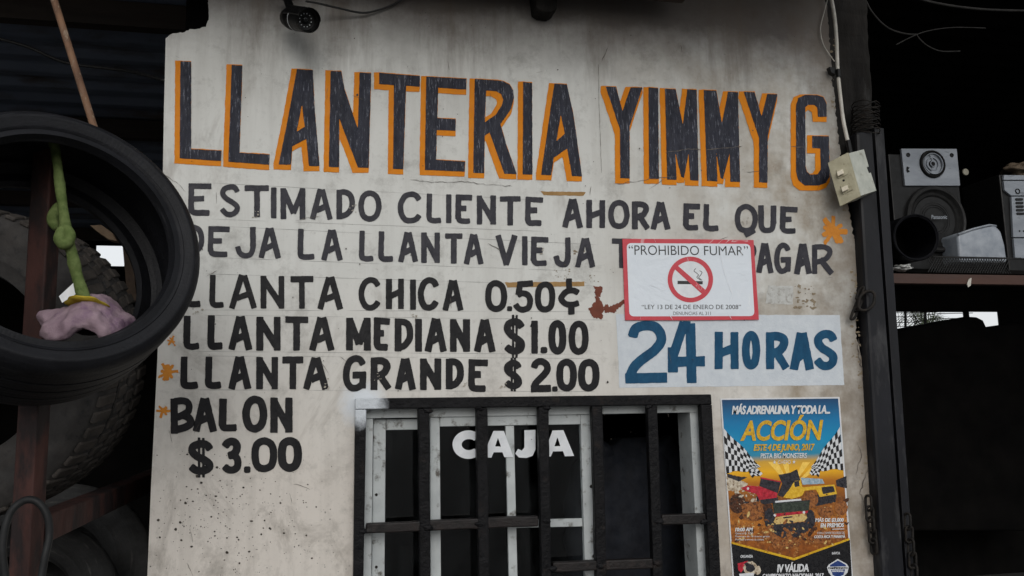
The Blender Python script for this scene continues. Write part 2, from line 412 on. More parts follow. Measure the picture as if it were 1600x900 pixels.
# ================================================================== MATERIALS OF THE PLACE
def spray(t, base):
    """pale overspray left round the upper left corner of the window bars"""
    pos = t.n('ShaderNodeNewGeometry').outputs['Position']; c = P(567, 631)
    o = t.n('ShaderNodeVectorMath', operation='DISTANCE'); t.link(pos, o.inputs[0]); o.inputs[1].default_value = (c.x, -.02, c.z)
    d = t.math('ADD', o.outputs['Value'], t.math('MULTIPLY', t.noise(40, 5, .7), .05))
    return t.mix(t.mrange(d, .065, .105, .92, 0), base, S(212, 218, 224))
def wall_material():
    t = NT('painted_plaster'); x, y, z = t.xyz()
    base = t.ramp(t.noise(1.6, 5, .6), [(.3, S(205, 205, 200)), (.7, S(215, 216, 212))])
    # lower part was rolled over with a warmer coat
    warm = t.mrange(t.math('ADD', z, t.math('MULTIPLY', t.noise(3, 3), .25)), 1.55, 2.15, 1, 0)
    base = t.mix(t.math('MULTIPLY', warm, .75), base, S(212, 203, 193))
    # yellowed patches near the hours panel and poster
    yel = t.math('MULTIPLY', t.mrange(x, .75, 1.5), t.mrange(t.noise(4.5, 5, .65), .38, .66))
    base = t.mix(t.math('MULTIPLY', yel, .95), base, S(146, 132, 112))
    # streaks running down
    st = t.noise(1, 6, .65, t.mapped((16, 1, .9)))
    base = t.mix(t.math('MULTIPLY', t.mrange(st, .48, .78), .26), base, S(120, 114, 104))
    # grey smudges
    sm = t.mrange(t.noise(7, 8, .76, t.mapped((1, 1, 1), (3, 0, 1))), .53, .74)
    base = t.mix(t.math('MULTIPLY', sm, .6), base, S(104, 100, 92))
    hand = t.mrange(t.noise(2.2, 6, .75, t.mapped((1.0, 1, .8), (7, 0, 2), (0, .6, 0)), .8), .58, .72)
    base = t.mix(t.math('MULTIPLY', hand, .5), base, S(118, 108, 96))
    # sooty grime at the top, deepened to paint in the eave's shade
    soot_shade = t.mrange(t.math('ADD', z, t.math('MULTIPLY', t.noise(5, 6, .7), .22)), 2.78, 3.0)
    base = t.mix(t.math('MULTIPLY', soot_shade, .9), base, S(72, 62, 57))
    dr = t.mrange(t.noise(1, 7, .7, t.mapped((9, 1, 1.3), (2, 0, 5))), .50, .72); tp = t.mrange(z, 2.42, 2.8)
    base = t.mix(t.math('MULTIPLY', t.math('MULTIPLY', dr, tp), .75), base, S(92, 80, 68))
    # soft scuffs low on the left and round the window
    lo_ = t.mrange(z, 1.75, 1.35); sc_ = t.mrange(t.noise(5.5, 7, .74, t.mapped((1.3, 1, .8), (11, 0, 4), (0, -.7, 0)), .5), .50, .70)
    base = t.mix(t.math('MULTIPLY', t.math('MULTIPLY', lo_, sc_), .62), base, S(122, 114, 104))
    fine = t.mrange(t.noise(42, 6, .75), .55, .72)
    base = t.mix(t.math('MULTIPLY', fine, .22), base, S(118, 112, 104))
    # dirt along the right hand edge
    rd = t.math('MULTIPLY', t.mrange(t.math('ADD', x, t.math('MULTIPLY', t.noise(9, 6, .7), .22)), 1.70, 1.88), .75)
    base = t.mix(rd, base, S(104, 92, 78))
    # fine dark flecks everywhere, splatter low on the left
    fl = t.mrange(t.vor(48), .05, .09, 1, 0); pick = t.mrange(t.noise(9, 3), .60, .64)
    base = t.mix(t.math('MULTIPLY', t.math('MULTIPLY', fl, pick), .8), base, S(40, 36, 32))
    low = t.math('MULTIPLY', t.mrange(z, 1.50, 1.36), t.mrange(x, .25, -.05))
    for sc, r0, r1 in ((52, .09, .13), (85, .08, .13), (33, .055, .085)):
        d = t.mrange(t.vor(sc, t.mapped((1, 1, 1), (sc*.37, 0, sc*.11))), r0, r1, 1, 0)
        k = t.mrange(t.noise(sc*.8, 2, .5, t.mapped((1, 1, 1), (sc, 0, 2))), .52, .55)
        base = t.mix(t.math('MULTIPLY', t.math('MULTIPLY', d, k), t.math('MULTIPLY', low, .85)), base, S(34, 30, 27))
    base = spray(t, base)
    h = t.math('ADD', t.math('MULTIPLY', t.noise(9, 4, .55), 1.6), t.math('MULTIPLY', t.noise(150, 4, .6, t.mapped((1, 1, .45))), .18))
    r = t.mrange(t.noise(6, 5), .3, .7, .42, .72)
    return t.done(base, r, h, .35, .004)
M = {}
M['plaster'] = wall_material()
def paint(name, c, c2, bump=.25, wear=None, rough=.45, streak=(1, 1, 1), scr=None):
    t = NT(name)
    col = t.ramp(t.noise(30, 6, .7, t.mapped(streak)), [(.35, c), (.68, c2)])
    if wear is not None: col = t.mix(t.ramp(t.noise(120, 6, .75, t.mapped(streak)), [(scr or .64, 0), ((scr or .64)+.07, 1)]), col, wear)
    h = t.math('ADD', t.noise(160, 4, .6, t.mapped(streak)), t.math('MULTIPLY', t.noise(9, 4, .55), 1.0))
    return t.done(col, t.mrange(t.noise(40, 4), .3, .7, rough-.05, rough+.2), h, bump, .003, 0, .2)
M['slate'] = paint('slate_paint', S(30, 32, 43), S(52, 54, 66), .9, S(112, 115, 126), .42, (1.6, 1, .25), .575)
M['grey_letters'] = paint('worn_grey_paint', S(44, 44, 51), S(66, 65, 71), .6, S(118, 116, 116), .45, (1, 1, .6), .68)
M['black_letters'] = paint('black_paint', S(18, 18, 21), S(32, 31, 34), .4, S(92, 90, 88), .42, (1, 1, .6), .72)
M['orange'] = paint('orange_paint', S(212, 124, 8), S(224, 138, 18), .25, S(190, 110, 24), .5, (1, 1, .5), .68)
M['splash'] = paint('orange_dab_paint', S(196, 122, 40), S(212, 140, 52), .25, S(170, 108, 50), .5, (1, 1, 1), .62)
M['blue_letters'] = paint('blue_paint', S(14, 64, 96), S(28, 84, 118), .35, S(84, 128, 152), .45, (1, 1, .5), .69)
M['panel_white'] = paint('white_panel_paint', S(196, 203, 210), S(210, 216, 221), .35, S(146, 146, 144), .5, (1, 1, 1), .66)
M['tan'] = paint('tan_tape', S(150, 118, 74), S(172, 138, 92), .2, S(200, 186, 160), .6, (1, 1, 1), .66)
M['redbrown'] = paint('red_undercoat', S(104, 58, 46), S(124, 70, 56), .2, S(80, 48, 40), .6, (1, 1, 1), .68)
M['flake'] = paint('grey_mortar', S(122, 108, 88), S(150, 138, 118), .3, S(90, 80, 66), .7, (1, 1, 1), .6)
M['pencil'] = pm('pencil_line', S(140, 140, 138), S(164, 164, 160), 60, .7, .1)
M['crack'] = pm('crack_dirt', S(70, 62, 56), S(110, 102, 94), 60, .8, .1)
M['grille'] = pm('black_gloss_paint', G(.006, (1, 1, 1.1)), G(.014, (1, .98, 1.05)), 30, .42, .75, 95, .004, c3=G(.03, (1, .8, .7)), s3=25, t3=(.60, .75))
M['grille_brown'] = pm('dark_oxide_paint', G(.006, (1.1, .95, .95)), G(.013, (1.25, .95, .9)), 30, .5, .7, 95, .004, c3=G(.025, (1.2, .85, .75)), s3=25, t3=(.55, .75), spec=.3)
M['alu'] = pm('white_window_paint', S(172, 177, 178), S(192, 197, 197), 12, .5, .2, 90, c3=S(92, 88, 82), s3=30, t3=(.57, .70), spec=.3)
M['silver_spray'] = pm('pale_primer', S(206, 212, 218), S(226, 230, 234), 40, .5, .3)
M['vinyl'] = pm('white_vinyl', S(214, 218, 222), S(228, 231, 234), 40, .4, .1)
M['rubber'] = pm('black_rubber', G(.005, (1, 1.05, 1.4)), G(.010, (1, 1.03, 1.3)), 10, .5, .25, 60, c3=G(.018, (1, 1, 1.2)), s3=9, t3=(.55, .85), spec=.2)
M['dusty_rubber'] = pm('dusty_rubber', G(.016, (1.1, 1, .94)), G(.034, (1.12, 1, .92)), 14, .85, .4, 70, .004, c3=G(.009), s3=30, t3=(.55, .72))
M['rust'] = pm('rusty_steel', S(52, 33, 30), S(70, 43, 38), 14, .7, .4, 80, .003, stretch=(1, 1, .4), c3=S(34, 26, 26), s3=13, t3=(.46, .58), spec=.25)
M['rust_rod'] = pm('rusted_rod', S(128, 96, 72), S(88, 62, 46), 30, .8, .5, 120, .003, stretch=(1, 1, .5), c3=S(150, 132, 112), s3=60, t3=(.55, .65))
M['steel_blue'] = pm('blackened_steel', G(.004, (1, 1.05, 1.4)), G(.011, (1, 1.05, 1.4)), 6, .48, .35, 60, .003, stretch=(1, 1, .3), c3=G(.05, (1.0, 1, 1.05)), s3=13, t3=(.56, .74), spec=.25)
M['dirty_wood'] = pm('sooty_wood', G(.006, (1.1, 1, .9)), G(.018, (1.1, 1, .9)), 14, .9, .8, 40, .008, stretch=(1, 1, .25), c3=G(.05), s3=12, t3=(.62, .8), spec=.2)
M['interior_shade'] = pm('shaded_interior', G(.003), G(.006, (1.1, 1, .95)), 4, .95, .3, 30, spec=.1)  # near-black base colour puts the darkness of the unlit interior into the surfaces
M['roof'] = pm('weathered_zinc', G(.14, (.82, 1.0, 1.4)), G(.24, (.85, 1.0, 1.32)), 3, .65, .2, 40, stretch=(.4, 1, 1), c3=G(.06, (1.3, 1, .8)), s3=5, t3=(.5, .7))
M['timber'] = pm('dark_timber', G(.018, (1.4, 1, .75)), G(.035, (1.4, 1, .75)), 10, .8, .4, 60, stretch=(.15, 1, 1))
M['redwood'] = pm('red_brown_timber', S(62, 44, 38), S(80, 56, 48), 10, .75, .4, 60, stretch=(.15, 1, 1))
M['ground'] = pm('oily_asphalt', G(.05, (1, .98, .94)), G(.08, (1, .98, .94)), 1.2, .85, .3, 20, c3=G(.03), s3=3, t3=(.55, .7))
M['black_plastic'] = pm('black_plastic', G(.004), G(.008), 30, .4, .1, 120, spec=.25)
M['cable_white'] = pm('white_cable_sheath', S(182, 178, 168), S(206, 202, 192), 40, .5, .2, c3=S(120, 112, 100), s3=50, t3=(.62, .74))
M['cable_dark'] = pm('dark_cable', G(.012), G(.022), 40, .5, .1)
M['box_old'] = pm('yellowed_plastic', S(150, 144, 118), S(174, 168, 142), 26, .5, .2, 120, c3=S(100, 88, 62), s3=30, t3=(.58, .72))
M['box_white'] = pm('stained_plastic', S(170, 174, 164), S(194, 196, 186), 26, .5, .2, 120, c3=S(120, 116, 98), s3=34, t3=(.60, .74))
M['ivory'] = pm('ivory_plastic', S(214, 204, 182), S(226, 218, 198), 60, .4, .1)
M['chain'] = pm('oily_iron', G(.007), G(.018, (1.25, 1, .8)), 60, .65, .4, 200, spec=.2)

# ================================================================== THE SETTING
bm = bmesh.new(); bmesh.ops.create_grid(bm, x_segments=8, y_segments=8, size=400)
obj('ground', bm, M['ground'])['kind'] = 'structure'

EAVE = 3.06
b = thing('workshop_building', (0, 3, 0), 'dark open-fronted workshop with corrugated roof around the painted wall', 'workshop')
def corrugated(x0, x1, z0, y0):
    bm = bmesh.new(); y1 = 5.12; n = 480; prev = None
    for i in range(n+1):
        y = y0+(y1-y0)*i/n; ph = (y % .19)/.19
        dz = .028*max(0, min(1, (.5-abs(ph-.5))*5-.6))
        z = z0+dz + (y-y0)*.015
        cur = [bm.verts.new((x0, y, z)), bm.verts.new((x1, y, z))]
        if prev: bm.faces.new((prev[0], prev[1], cur[1], cur[0]))
        prev = cur
    g = bmesh.ops.extrude_face_region(bm, geom=bm.faces[:])
    bmesh.ops.translate(bm, vec=(0, 0, .012), verts=[v for v in g['geom'] if isinstance(v, bmesh.types.BMVert)])
    bmesh.ops.recalc_face_normals(bm, faces=bm.faces); return bm
RXE = P(1345, 600).x+.02; RZ = 3.85
obj('roof', corrugated(-5.2, RXE, EAVE, -.72), M['roof'], b)
obj('roof', corrugated(RXE+.02, 7.5, RZ, -.35), M['interior_shade'], b, label='raised near-black roof over the right bay, shade put into its colour')  # set higher so more light reaches the shelf; black colour stands for shade
for yy in (.55, 1.9, 3.5, 4.7): obj('purlin', box((RXE-5.2)/2, yy, EAVE-.045+yy*.015, RXE+5.2-.1, .05, .09), M['timber'], b)
obj('gable_wall', box(RXE-.02, 2.2, (EAVE+RZ)/2+.07, .06, 5.2, RZ-EAVE-.05), M['interior_shade'], b)
obj('eave_beam', box(.28, -.15, EAVE-.085, 1.75, .13, .12, .006), M['timber'], b)
def wall_with_holes(x0, x1, y, z1, holes, th=.12):
    """upright wall facing -y, with rectangular openings"""
    xs = sorted({x0, x1, *[h[0] for h in holes], *[h[1] for h in holes]}); zs = sorted({0, z1, *[h[2] for h in holes], *[h[3] for h in holes]})
    bm = bmesh.new(); vd = {}
    def v(x, z): return vd.setdefault((x, z), bm.verts.new((x, y, z))) if (x, z) not in vd else vd[(x, z)]
    for i in range(len(xs)-1):
        for j in range(len(zs)-1):
            cx, cz = (xs[i]+xs[i+1])/2, (zs[j]+zs[j+1])/2
            if any(h[0] < cx < h[1] and h[2] < cz < h[3] for h in holes): continue
            bm.faces.new((v(xs[i], zs[j]), v(xs[i+1], zs[j]), v(xs[i+1], zs[j+1]), v(xs[i], zs[j+1])))
    g = bmesh.ops.extrude_face_region(bm, geom=bm.faces[:])
    bmesh.ops.translate(bm, vec=(0, th, 0), verts=[q for q in g['geom'] if isinstance(q, bmesh.types.BMVert)])
    bmesh.ops.recalc_face_normals(bm, faces=bm.faces); return bm
BW = 5.0                                    # depth of the back wall
def hole(px0, py0, px1, py1, y): a, c = P(px0, py0, y), P(px1, py1, y); return (a.x, c.x, c.z, a.z)
H1 = hole(1385, 487, 1510, 526, BW); H2 = hole(1514, 487, 1563, 516, BW); H3 = hole(150, 383, 194, 416, BW)
obj('back_wall', wall_with_holes(-5.2, 7.5, BW, RZ+.15, [H1, H2, H3], .02), M['interior_shade'], b)
obj('unseen_side_wall', box(-5.2, 2.6, 1.55, .1, 5.0, 3.08), M['interior_shade'], b)  # out of view, added to block light and keep the left bay dark
obj('unseen_side_wall', box(7.5, 2.6, 1.95, .1, 5.0, 3.9), M['interior_shade'], b)
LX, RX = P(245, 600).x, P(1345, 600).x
obj('partition_wall', box(LX+.055, 1.35, 1.52, .08, 2.3, 3.02), M['interior_shade'], b)
obj('partition_wall', box(RX-.10, 1.35, 1.52, .08, 2.3, 3.02), M['interior_shade'], b)
obj('partition_wall', box((LX+RX)/2-.02, 2.5, 1.52, RX-LX-.05, .08, 3.02), M['interior_shade'], b)

# ================================================================== THE PAINTED WALL
wz = zoom(0, 0, 1)
def jag(pts, amp, step=6, seed=3):
    r = random.Random(seed); out = []
    for a, c in zip(pts[:-1], pts[1:]):
        n = max(1, int(math.dist(a, c)/step))
        for k in range(n):
            t = k/n; out.append((a[0]+(c[0]-a[0])*t+r.uniform(-amp, amp), a[1]+(c[1]-a[1])*t+r.uniform(-amp, amp)))
    return out
left = [(230, 905), (236, 760), (246, 560), (254, 300), (256, 180), (259, 60)]
top_notch = jag([(259, 60), (268, 53), (288, 50), (297, 46), (312, 44), (321, 42), (326, 30), (325, 8), (326, -14)], .9, 3)
right = jag([(1289, -12), (1294, 37), (1300, 125), (1305, 160), (1308, 200), (1316, 260), (1324, 317), (1335, 375), (1340, 420), (1338, 470), (1338, 525), (1347, 562), (1354, 612), (1362, 667), (1366, 733), (1370, 800), (1375, 905)], 1.6, 4)
outline = [P(*p) for p in left+top_notch+right]
lo_l = outline[0].copy(); lo_r = P(1375, 905)
outline = [Vector((lo_l.x-.01, 0, 0))]+outline+[lo_r, Vector((lo_r.x+.01, 0, 0))]
WIN = [P(566, 634), P(1103, 628), P(1126, 1010), P(560, 1010)]
def wall_mesh():
    vs = [Vector((p.x, p.z)) for p in outline]; n = len(vs); es = [(i, (i+1) % n) for i in range(n)]
    vs += [Vector((p.x, p.z)) for p in WIN]; es += [(n+i, n+(i+1) % 4) for i in range(4)]
    r = delaunay_2d_cdt(vs, es, [], 1, 1e-6); bm = bmesh.new()
    V = [bm.verts.new((v[0], 0, v[1])) for v in r[0]]
    for f, k in zip(r[2], inside(r, [[(p.x, p.z) for p in outline], [(p.x, p.z) for p in WIN]])):
        if k: bm.faces.new([V[i] for i in f])
    bm.normal_update()
    if next(iter(bm.faces)).normal.y > 0: bmesh.ops.reverse_faces(bm, faces=bm.faces)
    g = bmesh.ops.extrude_face_region(bm, geom=bm.faces[:])
    bmesh.ops.translate(bm, vec=(0, .13, 0), verts=[q for q in g['geom'] if isinstance(q, bmesh.types.BMVert)])
    bmesh.ops.recalc_face_normals(bm, faces=bm.faces)
    return bm
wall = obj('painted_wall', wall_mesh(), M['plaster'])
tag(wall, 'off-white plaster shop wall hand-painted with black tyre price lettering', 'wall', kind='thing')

# --- title
z1, z2, z3, z4 = zoom(220, 60, 3.75), zoom(560, 80, 4), zoom(900, 100, 1600/440), zoom(1020, 120, 5)
TITLE = [
 (z1([(232, 133), (295, 137), (295, 648), (472, 658), (470, 718), (228, 702)]), None),
 (z1([(533, 155), (595, 158), (578, 670), (755, 680), (752, 740), (513, 722)]), None),
 (z1([(915, 180), (1008, 186), (1018, 400), (1047, 748), (985, 748), (970, 588), (888, 632), (880, 740), (808, 738), (862, 470)]), z1([(944, 385), (960, 518), (913, 547)])),
 (z1([(1112, 190), (1175, 193), (1195, 300), (1272, 530), (1282, 200), (1350, 203), (1335, 758), (1272, 756), (1163, 470), (1162, 755), (1102, 752)]), None),
 (z2([(130, 135), (385, 155), (383, 222), (298, 215), (280, 738), (217, 735), (222, 212), (130, 205)]), None),
 (z2([(424, 158), (676, 172), (674, 240), (498, 228), (494, 418), (609, 424), (606, 498), (490, 492), (486, 678), (667, 690), (664, 752), (415, 742)]), None),
 (z2([(727, 173), (860, 181), (905, 187), (945, 207), (968, 245), (972, 290), (955, 360), (888, 455), (930, 600), (990, 768), (912, 765), (820, 508), (790, 528), (786, 762), (718, 760)]), z2([(798, 245), (862, 250), (892, 268), (905, 305), (895, 340), (860, 395), (790, 445)])),
 (z2([(1030, 193), (1086, 197), (1088, 772), (1027, 770)]), None),
 (z2([(1225, 203), (1303, 207), (1345, 400), (1398, 782), (1335, 780), (1305, 608), (1222, 665), (1205, 775), (1142, 772), (1205, 330)]), z2([(1265, 395), (1290, 515), (1238, 562)])),
 (z3([(168, 127), (228, 130), (264, 268), (310, 132), (378, 133), (305, 355), (305, 650), (252, 648), (250, 372)]), None),
 (z3([(412, 133), (467, 137), (471, 652), (415, 650)]), None),
 (z4([(95, 93), (178, 97), (235, 370), (270, 98), (343, 101), (358, 812), (292, 808), (280, 602), (243, 790), (222, 780), (178, 600), (186, 806), (112, 802)]), None),
 (z4([(398, 104), (497, 107), (540, 362), (588, 117), (666, 120), (682, 822), (606, 820), (600, 600), (548, 800), (530, 790), (497, 592), (505, 818), (424, 812)]), None),
 (z3([(953, 158), (1015, 160), (1055, 298), (1087, 170), (1145, 172), (1090, 410), (1088, 675), (1040, 672), (1040, 420)]), None),
 (z3([(1424, 300), (1424, 225), (1405, 188), (1370, 176), (1300, 176), (1266, 192), (1250, 230), (1250, 610), (1262, 660), (1300, 690), (1380, 690), (1420, 675), (1442, 640), (1437, 410), (1342, 408), (1342, 478), (1388, 480), (1390, 600), (1375, 625), (1330, 628), (1312, 612), (1305, 580), (1303, 245), (1320, 232), (1352, 232), (1370, 245), (1375, 300)]), None),
]
def title_field(pts, cnt, seed):
    def raw(x, y):
        d = sd_poly(x, y, pts)
        return d if cnt is None else np.maximum(d, -sd_poly(x, y, cnt))
    dark = lambda x, y: raw(x, y)+.30*grid_noise(x, y, .3, seed)+.22*grid_noise(x, y, 1.4, seed+2)
    def shade(x, y):
        d = np.full(x.shape, 1e9)
        for sx in (0, 2.2, 4.4, 6.6, 8.2):
            for sy in (-1.0, 2, 4, 6, 8.0): d = np.minimum(d, raw(x+sx, y-sy))
        return d+.5*grid_noise(x, y, .3, seed+9)+.25*grid_noise(x, y, 1.2, seed+4)
    return dark, shade
dk, sh = [], []
for i, (pts, cnt) in enumerate(TITLE):
    xs, ys = [p[0] for p in pts], [p[1] for p in pts]; bx = (min(xs)-13, min(ys)-6, max(xs)+6, max(ys)+13)
    fd, fs = title_field(pts, cnt, 40+i*11)
    dk.append(fill_px(contour(bx, fd, .75), on(-.0024))); sh.append(fill_px(contour(bx, fs, .75), on(-.0012-.00004*i)))
tl = obj('title_lettering', join(*dk), M['slate'], wall, label='large slate-black shop title with orange shading')
obj('drop_shadow', join(*sh), M['orange'], tl)

# --- the text lines, letter boxes measured in the photograph
k4, k5, k6, k7, k8 = (260, 270, 3.9125), (600, 280, 3.9125), (960, 280, 3.9125), (230, 470, 3.1025), (600, 470, 3.9125)
def L(z, s): 
    out = []
    for ch, x0, x1, y0, y1 in s: out.append((ch, (z[0]+x0/z[2], z[1]+y0/z[2], z[0]+x1/z[2], z[1]+y1/z[2])))
    return out
LINES = [
 ('grey_letters', 8.3, 'grey line of lettering under the title', L(k4, [('E', 133, 277, 63, 262), ('S', 323, 452, 70, 270), ('T', 478, 628, 77, 272), ('I', 640, 672, 88, 280), ('M', 698, 849, 92, 285), ('A', 880, 1015, 98, 287), ('D', 1040, 1152, 102, 285), ('O', 1173, 1315, 108, 298)])
   + L(k5, [('C', 85, 232, 75, 270), ('L', 258, 362, 85, 270), ('I', 380, 412, 90, 270), ('E', 437, 540, 93, 272), ('N', 567, 684, 98, 278), ('T', 707, 837, 103, 283), ('E', 862, 975, 106, 285), ('A', 1093, 1213, 120, 297), ('H', 1237, 1352, 125, 298), ('O', 1370, 1502, 127, 305)])
   + L(k6, [('R', 108, 212, 135, 305), ('A', 225, 340, 138, 308), ('E', 420, 525, 147, 312), ('L', 543, 650, 150, 318), ('Q', 735, 878, 150, 358), ('U', 880, 990, 158, 330), ('E', 1012, 1122, 165, 333)])),
 ('grey_letters', 8.3, 'second grey line, partly behind the tyre and the sign', L(k4, [('D', 120, 231, 318, 512), ('E', 252, 387, 325, 515), ('J', 418, 548, 330, 522), ('A', 565, 697, 335, 522), ('L', 802, 920, 340, 532), ('A', 948, 1077, 345, 537), ('L', 1177, 1278, 352, 543), ('L', 1295, 1400, 357, 545), ('A', 1418, 1537, 360, 547)])
   + L(k5, [('N', 228, 342, 325, 513), ('T', 372, 482, 330, 517), ('A', 490, 607, 335, 520), ('V', 685, 812, 340, 525), ('I', 845, 877, 345, 528), ('E', 897, 1007, 350, 530), ('J', 1035, 1143, 353, 538), ('A', 1170, 1290, 358, 540), ('T', 1390, 1516, 362, 545)])
   + L(k6, [('P', 760, 868, 385, 565), ('A', 868, 972, 388, 575), ('G', 977, 1080, 388, 577), ('A', 1100, 1205, 393, 580), ('R', 1208, 1337, 397, 583)])),
 ('black_letters', 9.0, 'black price line for small tyres', L(k4, [('L', 110, 222, 615, 822), ('L', 262, 365, 620, 826), ('A', 385, 552, 622, 832), ('N', 575, 722, 627, 832), ('T', 757, 900, 630, 832), ('A', 925, 1077, 635, 837), ('C', 1175, 1312, 637, 842)])
   + L(k5, [('H', 12, 122, 607, 795), ('I', 160, 195, 612, 800), ('C', 207, 337, 600, 803), ('A', 360, 485, 615, 805), ('0', 617, 753, 618, 812), ('.', 752, 783, 775, 808), ('5', 787, 912, 620, 815), ('0', 922, 1048, 625, 815), ('¢', 1067, 1205, 605, 830)])),
 ('black_letters', 10.2, 'black price line for medium tyres', L(k7, [('L', 175, 265, 70, 238), ('L', 292, 377, 70, 237), ('A', 395, 507, 73, 240), ('N', 530, 647, 75, 242), ('T', 667, 783, 75, 242), ('A', 788, 905, 78, 243), ('M', 965, 1083, 80, 243), ('E', 1097, 1178, 80, 242)])
   + L(k8, [('D', 65, 180, 107, 310), ('I', 192, 230, 107, 312), ('A', 252, 383, 107, 313), ('N', 403, 525, 110, 313), ('A', 552, 680, 112, 315), ('$', 730, 862, 85, 350), ('1', 890, 945, 118, 325), ('.', 957, 997, 280, 322), ('0', 1005, 1115, 118, 328), ('0', 1128, 1253, 120, 332)])),
 ('black_letters', 10.2, 'black price line for large tyres', L(k7, [('L', 160, 258, 268, 427), ('L', 280, 370, 268, 427), ('A', 395, 502, 270, 430), ('N', 528, 635, 270, 430), ('T', 655, 758, 270, 430), ('A', 758, 878, 272, 432), ('G', 948, 1063, 265, 437), ('R', 1083, 1180, 275, 432)])
   + L(k8, [('A', 68, 192, 350, 545), ('N', 220, 350, 350, 547), ('D', 378, 488, 352, 543), ('E', 513, 637, 355, 557), ('$', 730, 845, 345, 558), ('2', 895, 1022, 350, 557), ('.', 1028, 1060, 520, 557), ('0', 1053, 1180, 353, 555), ('0', 1187, 1318, 355, 553)])),
 ('black_letters', 11, 'black line for balls near the bottom', L(k7, [('B', 112, 228, 470, 645), ('A', 222, 335, 470, 637), ('L', 347, 447, 472, 635), ('O', 462, 582, 460, 637), ('N', 597, 705, 468, 640)])),
 ('black_letters', 11.6, 'black lowest price on the wall', L(k7, [('$', 195, 322, 660, 860), ('3', 357, 457, 665, 840), ('.', 468, 500, 800, 837), ('0', 503, 632, 660, 833), ('0', 633, 750, 660, 828)])),
]
for i, (mk, sw, lab, items) in enumerate(LINES):
    word = [items[0]]; words = []
    for it in items[1:]:
        if it[1][0]-word[-1][1][2] > 11.5 and it[0] != '.': words.append(word); word = []
        word.append(it)
    for k, wd_ in enumerate(words+[word]): obj('painted_word', text_line(wd_, sw*1.05, -.0016, i*20+k+1), M[mk], wall, label='word in the '+lab)

# --- 24 HORAS panel
zp = zoom(950, 480, 1600/380)
pn = obj('white_panel', rough_poly(zp([(52, 45), (800, 50), (1525, 52), (1540, 300), (1555, 512), (700, 522), (75, 530), (66, 300)]), on(-.0006), .45, .25, 3, .9), M['panel_white'], wall)
GL['4b'] = [('S', [(.36, .0), (.03, .52)]), ('S', [(.0, .48), (.0, .80)]), ('S', [(.0, .68), (1, .68)]), ('S', [(.64, .03), (.68, 1)]), ('B', [(.36, 0), (.64, .0)])]
GL['2b'] = [('C', [(.1, .2), (.2, .06), (.5, 0), (.84, .06), (.98, .26), (.78, .46), (.42, .63), (.14, .80), (.02, .97)]), ('S', [(.02, 1), (1, 1)])]
hrs = [('2b', (110, 88, 388, 497)), ('4b', (395, 93, 640, 502)), ('H', (702, 158, 860, 410)), ('O', (880, 155, 1003, 412)), ('R', (1040, 163, 1188, 410)), ('A', (1200, 165, 1350, 412)), ('S', (1350, 150, 1512, 412))]
items = [(c, tuple(np.array([950, 480, 950, 480])+np.array(q)*380/1600)) for c, q in hrs]
obj('hours_lettering', join(text_line(items[:2], 15.2, -.0018, 31), text_line(items[2:], 12.8, -.0018, 32)), M['blue_letters'], pn)

# --- dabs, tape, chips, pencil lines, cracks
def star(cx, cy, r, n, seed, sq=1.):
    rr = random.Random(seed); arms = [(2*math.pi*k/n+rr.uniform(-.25, .25), r*rr.uniform(.75, 1.15), r*rr.uniform(.10, .16)) for k in range(n)]
    def fld(x, y):
        d = np.hypot(x-cx, (y-cy)/sq)-r*.36
        for a, l, hw in arms: d = np.minimum(d, sd_box(x, y, (cx, cy), (cx+math.cos(a)*l, cy+math.sin(a)*l*sq), hw*1.3, 0, 0, hw*.9))
        return d+.9*grid_noise(x, y, .8, seed)+.5*grid_noise(x, y, 2.0, seed+1)
    return fill_px(contour((cx-r*1.5, cy-r*1.6, cx+r*1.5, cy+r*1.6), fld, .5), on(-.0012))
for cx, cy, r, n, sd, lab in ((1302, 361, 22, 9, 5, 'orange dab beside the last letters of the second line'), (262, 582, 15, 9, 8, 'orange dab before the large tyre price'), (255, 642, 11, 6, 12, 'orange dab before the ball line'), (268, 533, 8, 6, 15, 'orange dab half behind the tyre')):
    obj('paint_dab', star(cx, cy, r, n, sd), M['splash'], wall, label=lab)
obj('tape_strip', rough_poly([(845, 299), (916, 300), (911, 306), (850, 305)], on(-.0008), .5, .5, 21, .5), M['tan'], wall)
obj('tape_strip', rough_poly([(789, 441), (913, 440), (913, 447), (793, 449)], on(-.0008), .45, .5, 22, .5), M['tan'], wall)
zc_ = zoom(600, 280, 3.9125)
obj('paint_chip', join(rough_poly(zc_([(1285, 660), (1340, 655), (1320, 720), (1345, 780), (1335, 860), (1265, 840), (1255, 790), (1300, 740)]), on(-.0009), 2.2, .55, 24, .4),
                       rough_poly(zc_([(1345, 770), (1395, 775), (1470, 735), (1470, 760), (1410, 815), (1350, 820)]), on(-.0009), 2.4, .55, 26, .4)), M['redbrown'], wall, label='red-brown undercoat showing through chipped paint')
def specks(boxp, n, seed, r0=.4, r1=2.6):
    rr = random.Random(seed); bms = []
    for k in range(n):
        cx, cy = rr.uniform(boxp[0], boxp[2]), rr.uniform(boxp[1], boxp[3]); r = rr.uniform(r0, r1)
        pts = [(cx+math.cos(a)*r*rr.uniform(.4, 1.3), cy+math.sin(a)*r*rr.uniform(.3, .9)) for a in [2*math.pi*q/8 for q in range(8)]]
        bms.append(flat(pts, on(-.0007-.000005*k)))
    return join(*bms)
obj('mortar_patch', specks((1242, 446, 1276, 482), 34, 4, .6, 4), M['flake'], wall)['kind'] = 'stuff'
for bm in (specks((895, 388, 915, 400), 14, 5), specks((866, 420, 890, 436), 16, 6, .3, 1.6), specks((915, 430, 935, 442), 10, 7, .3, 1.6)): obj('flaked_patch', bm, M['flake'], wall)['kind'] = 'stuff'
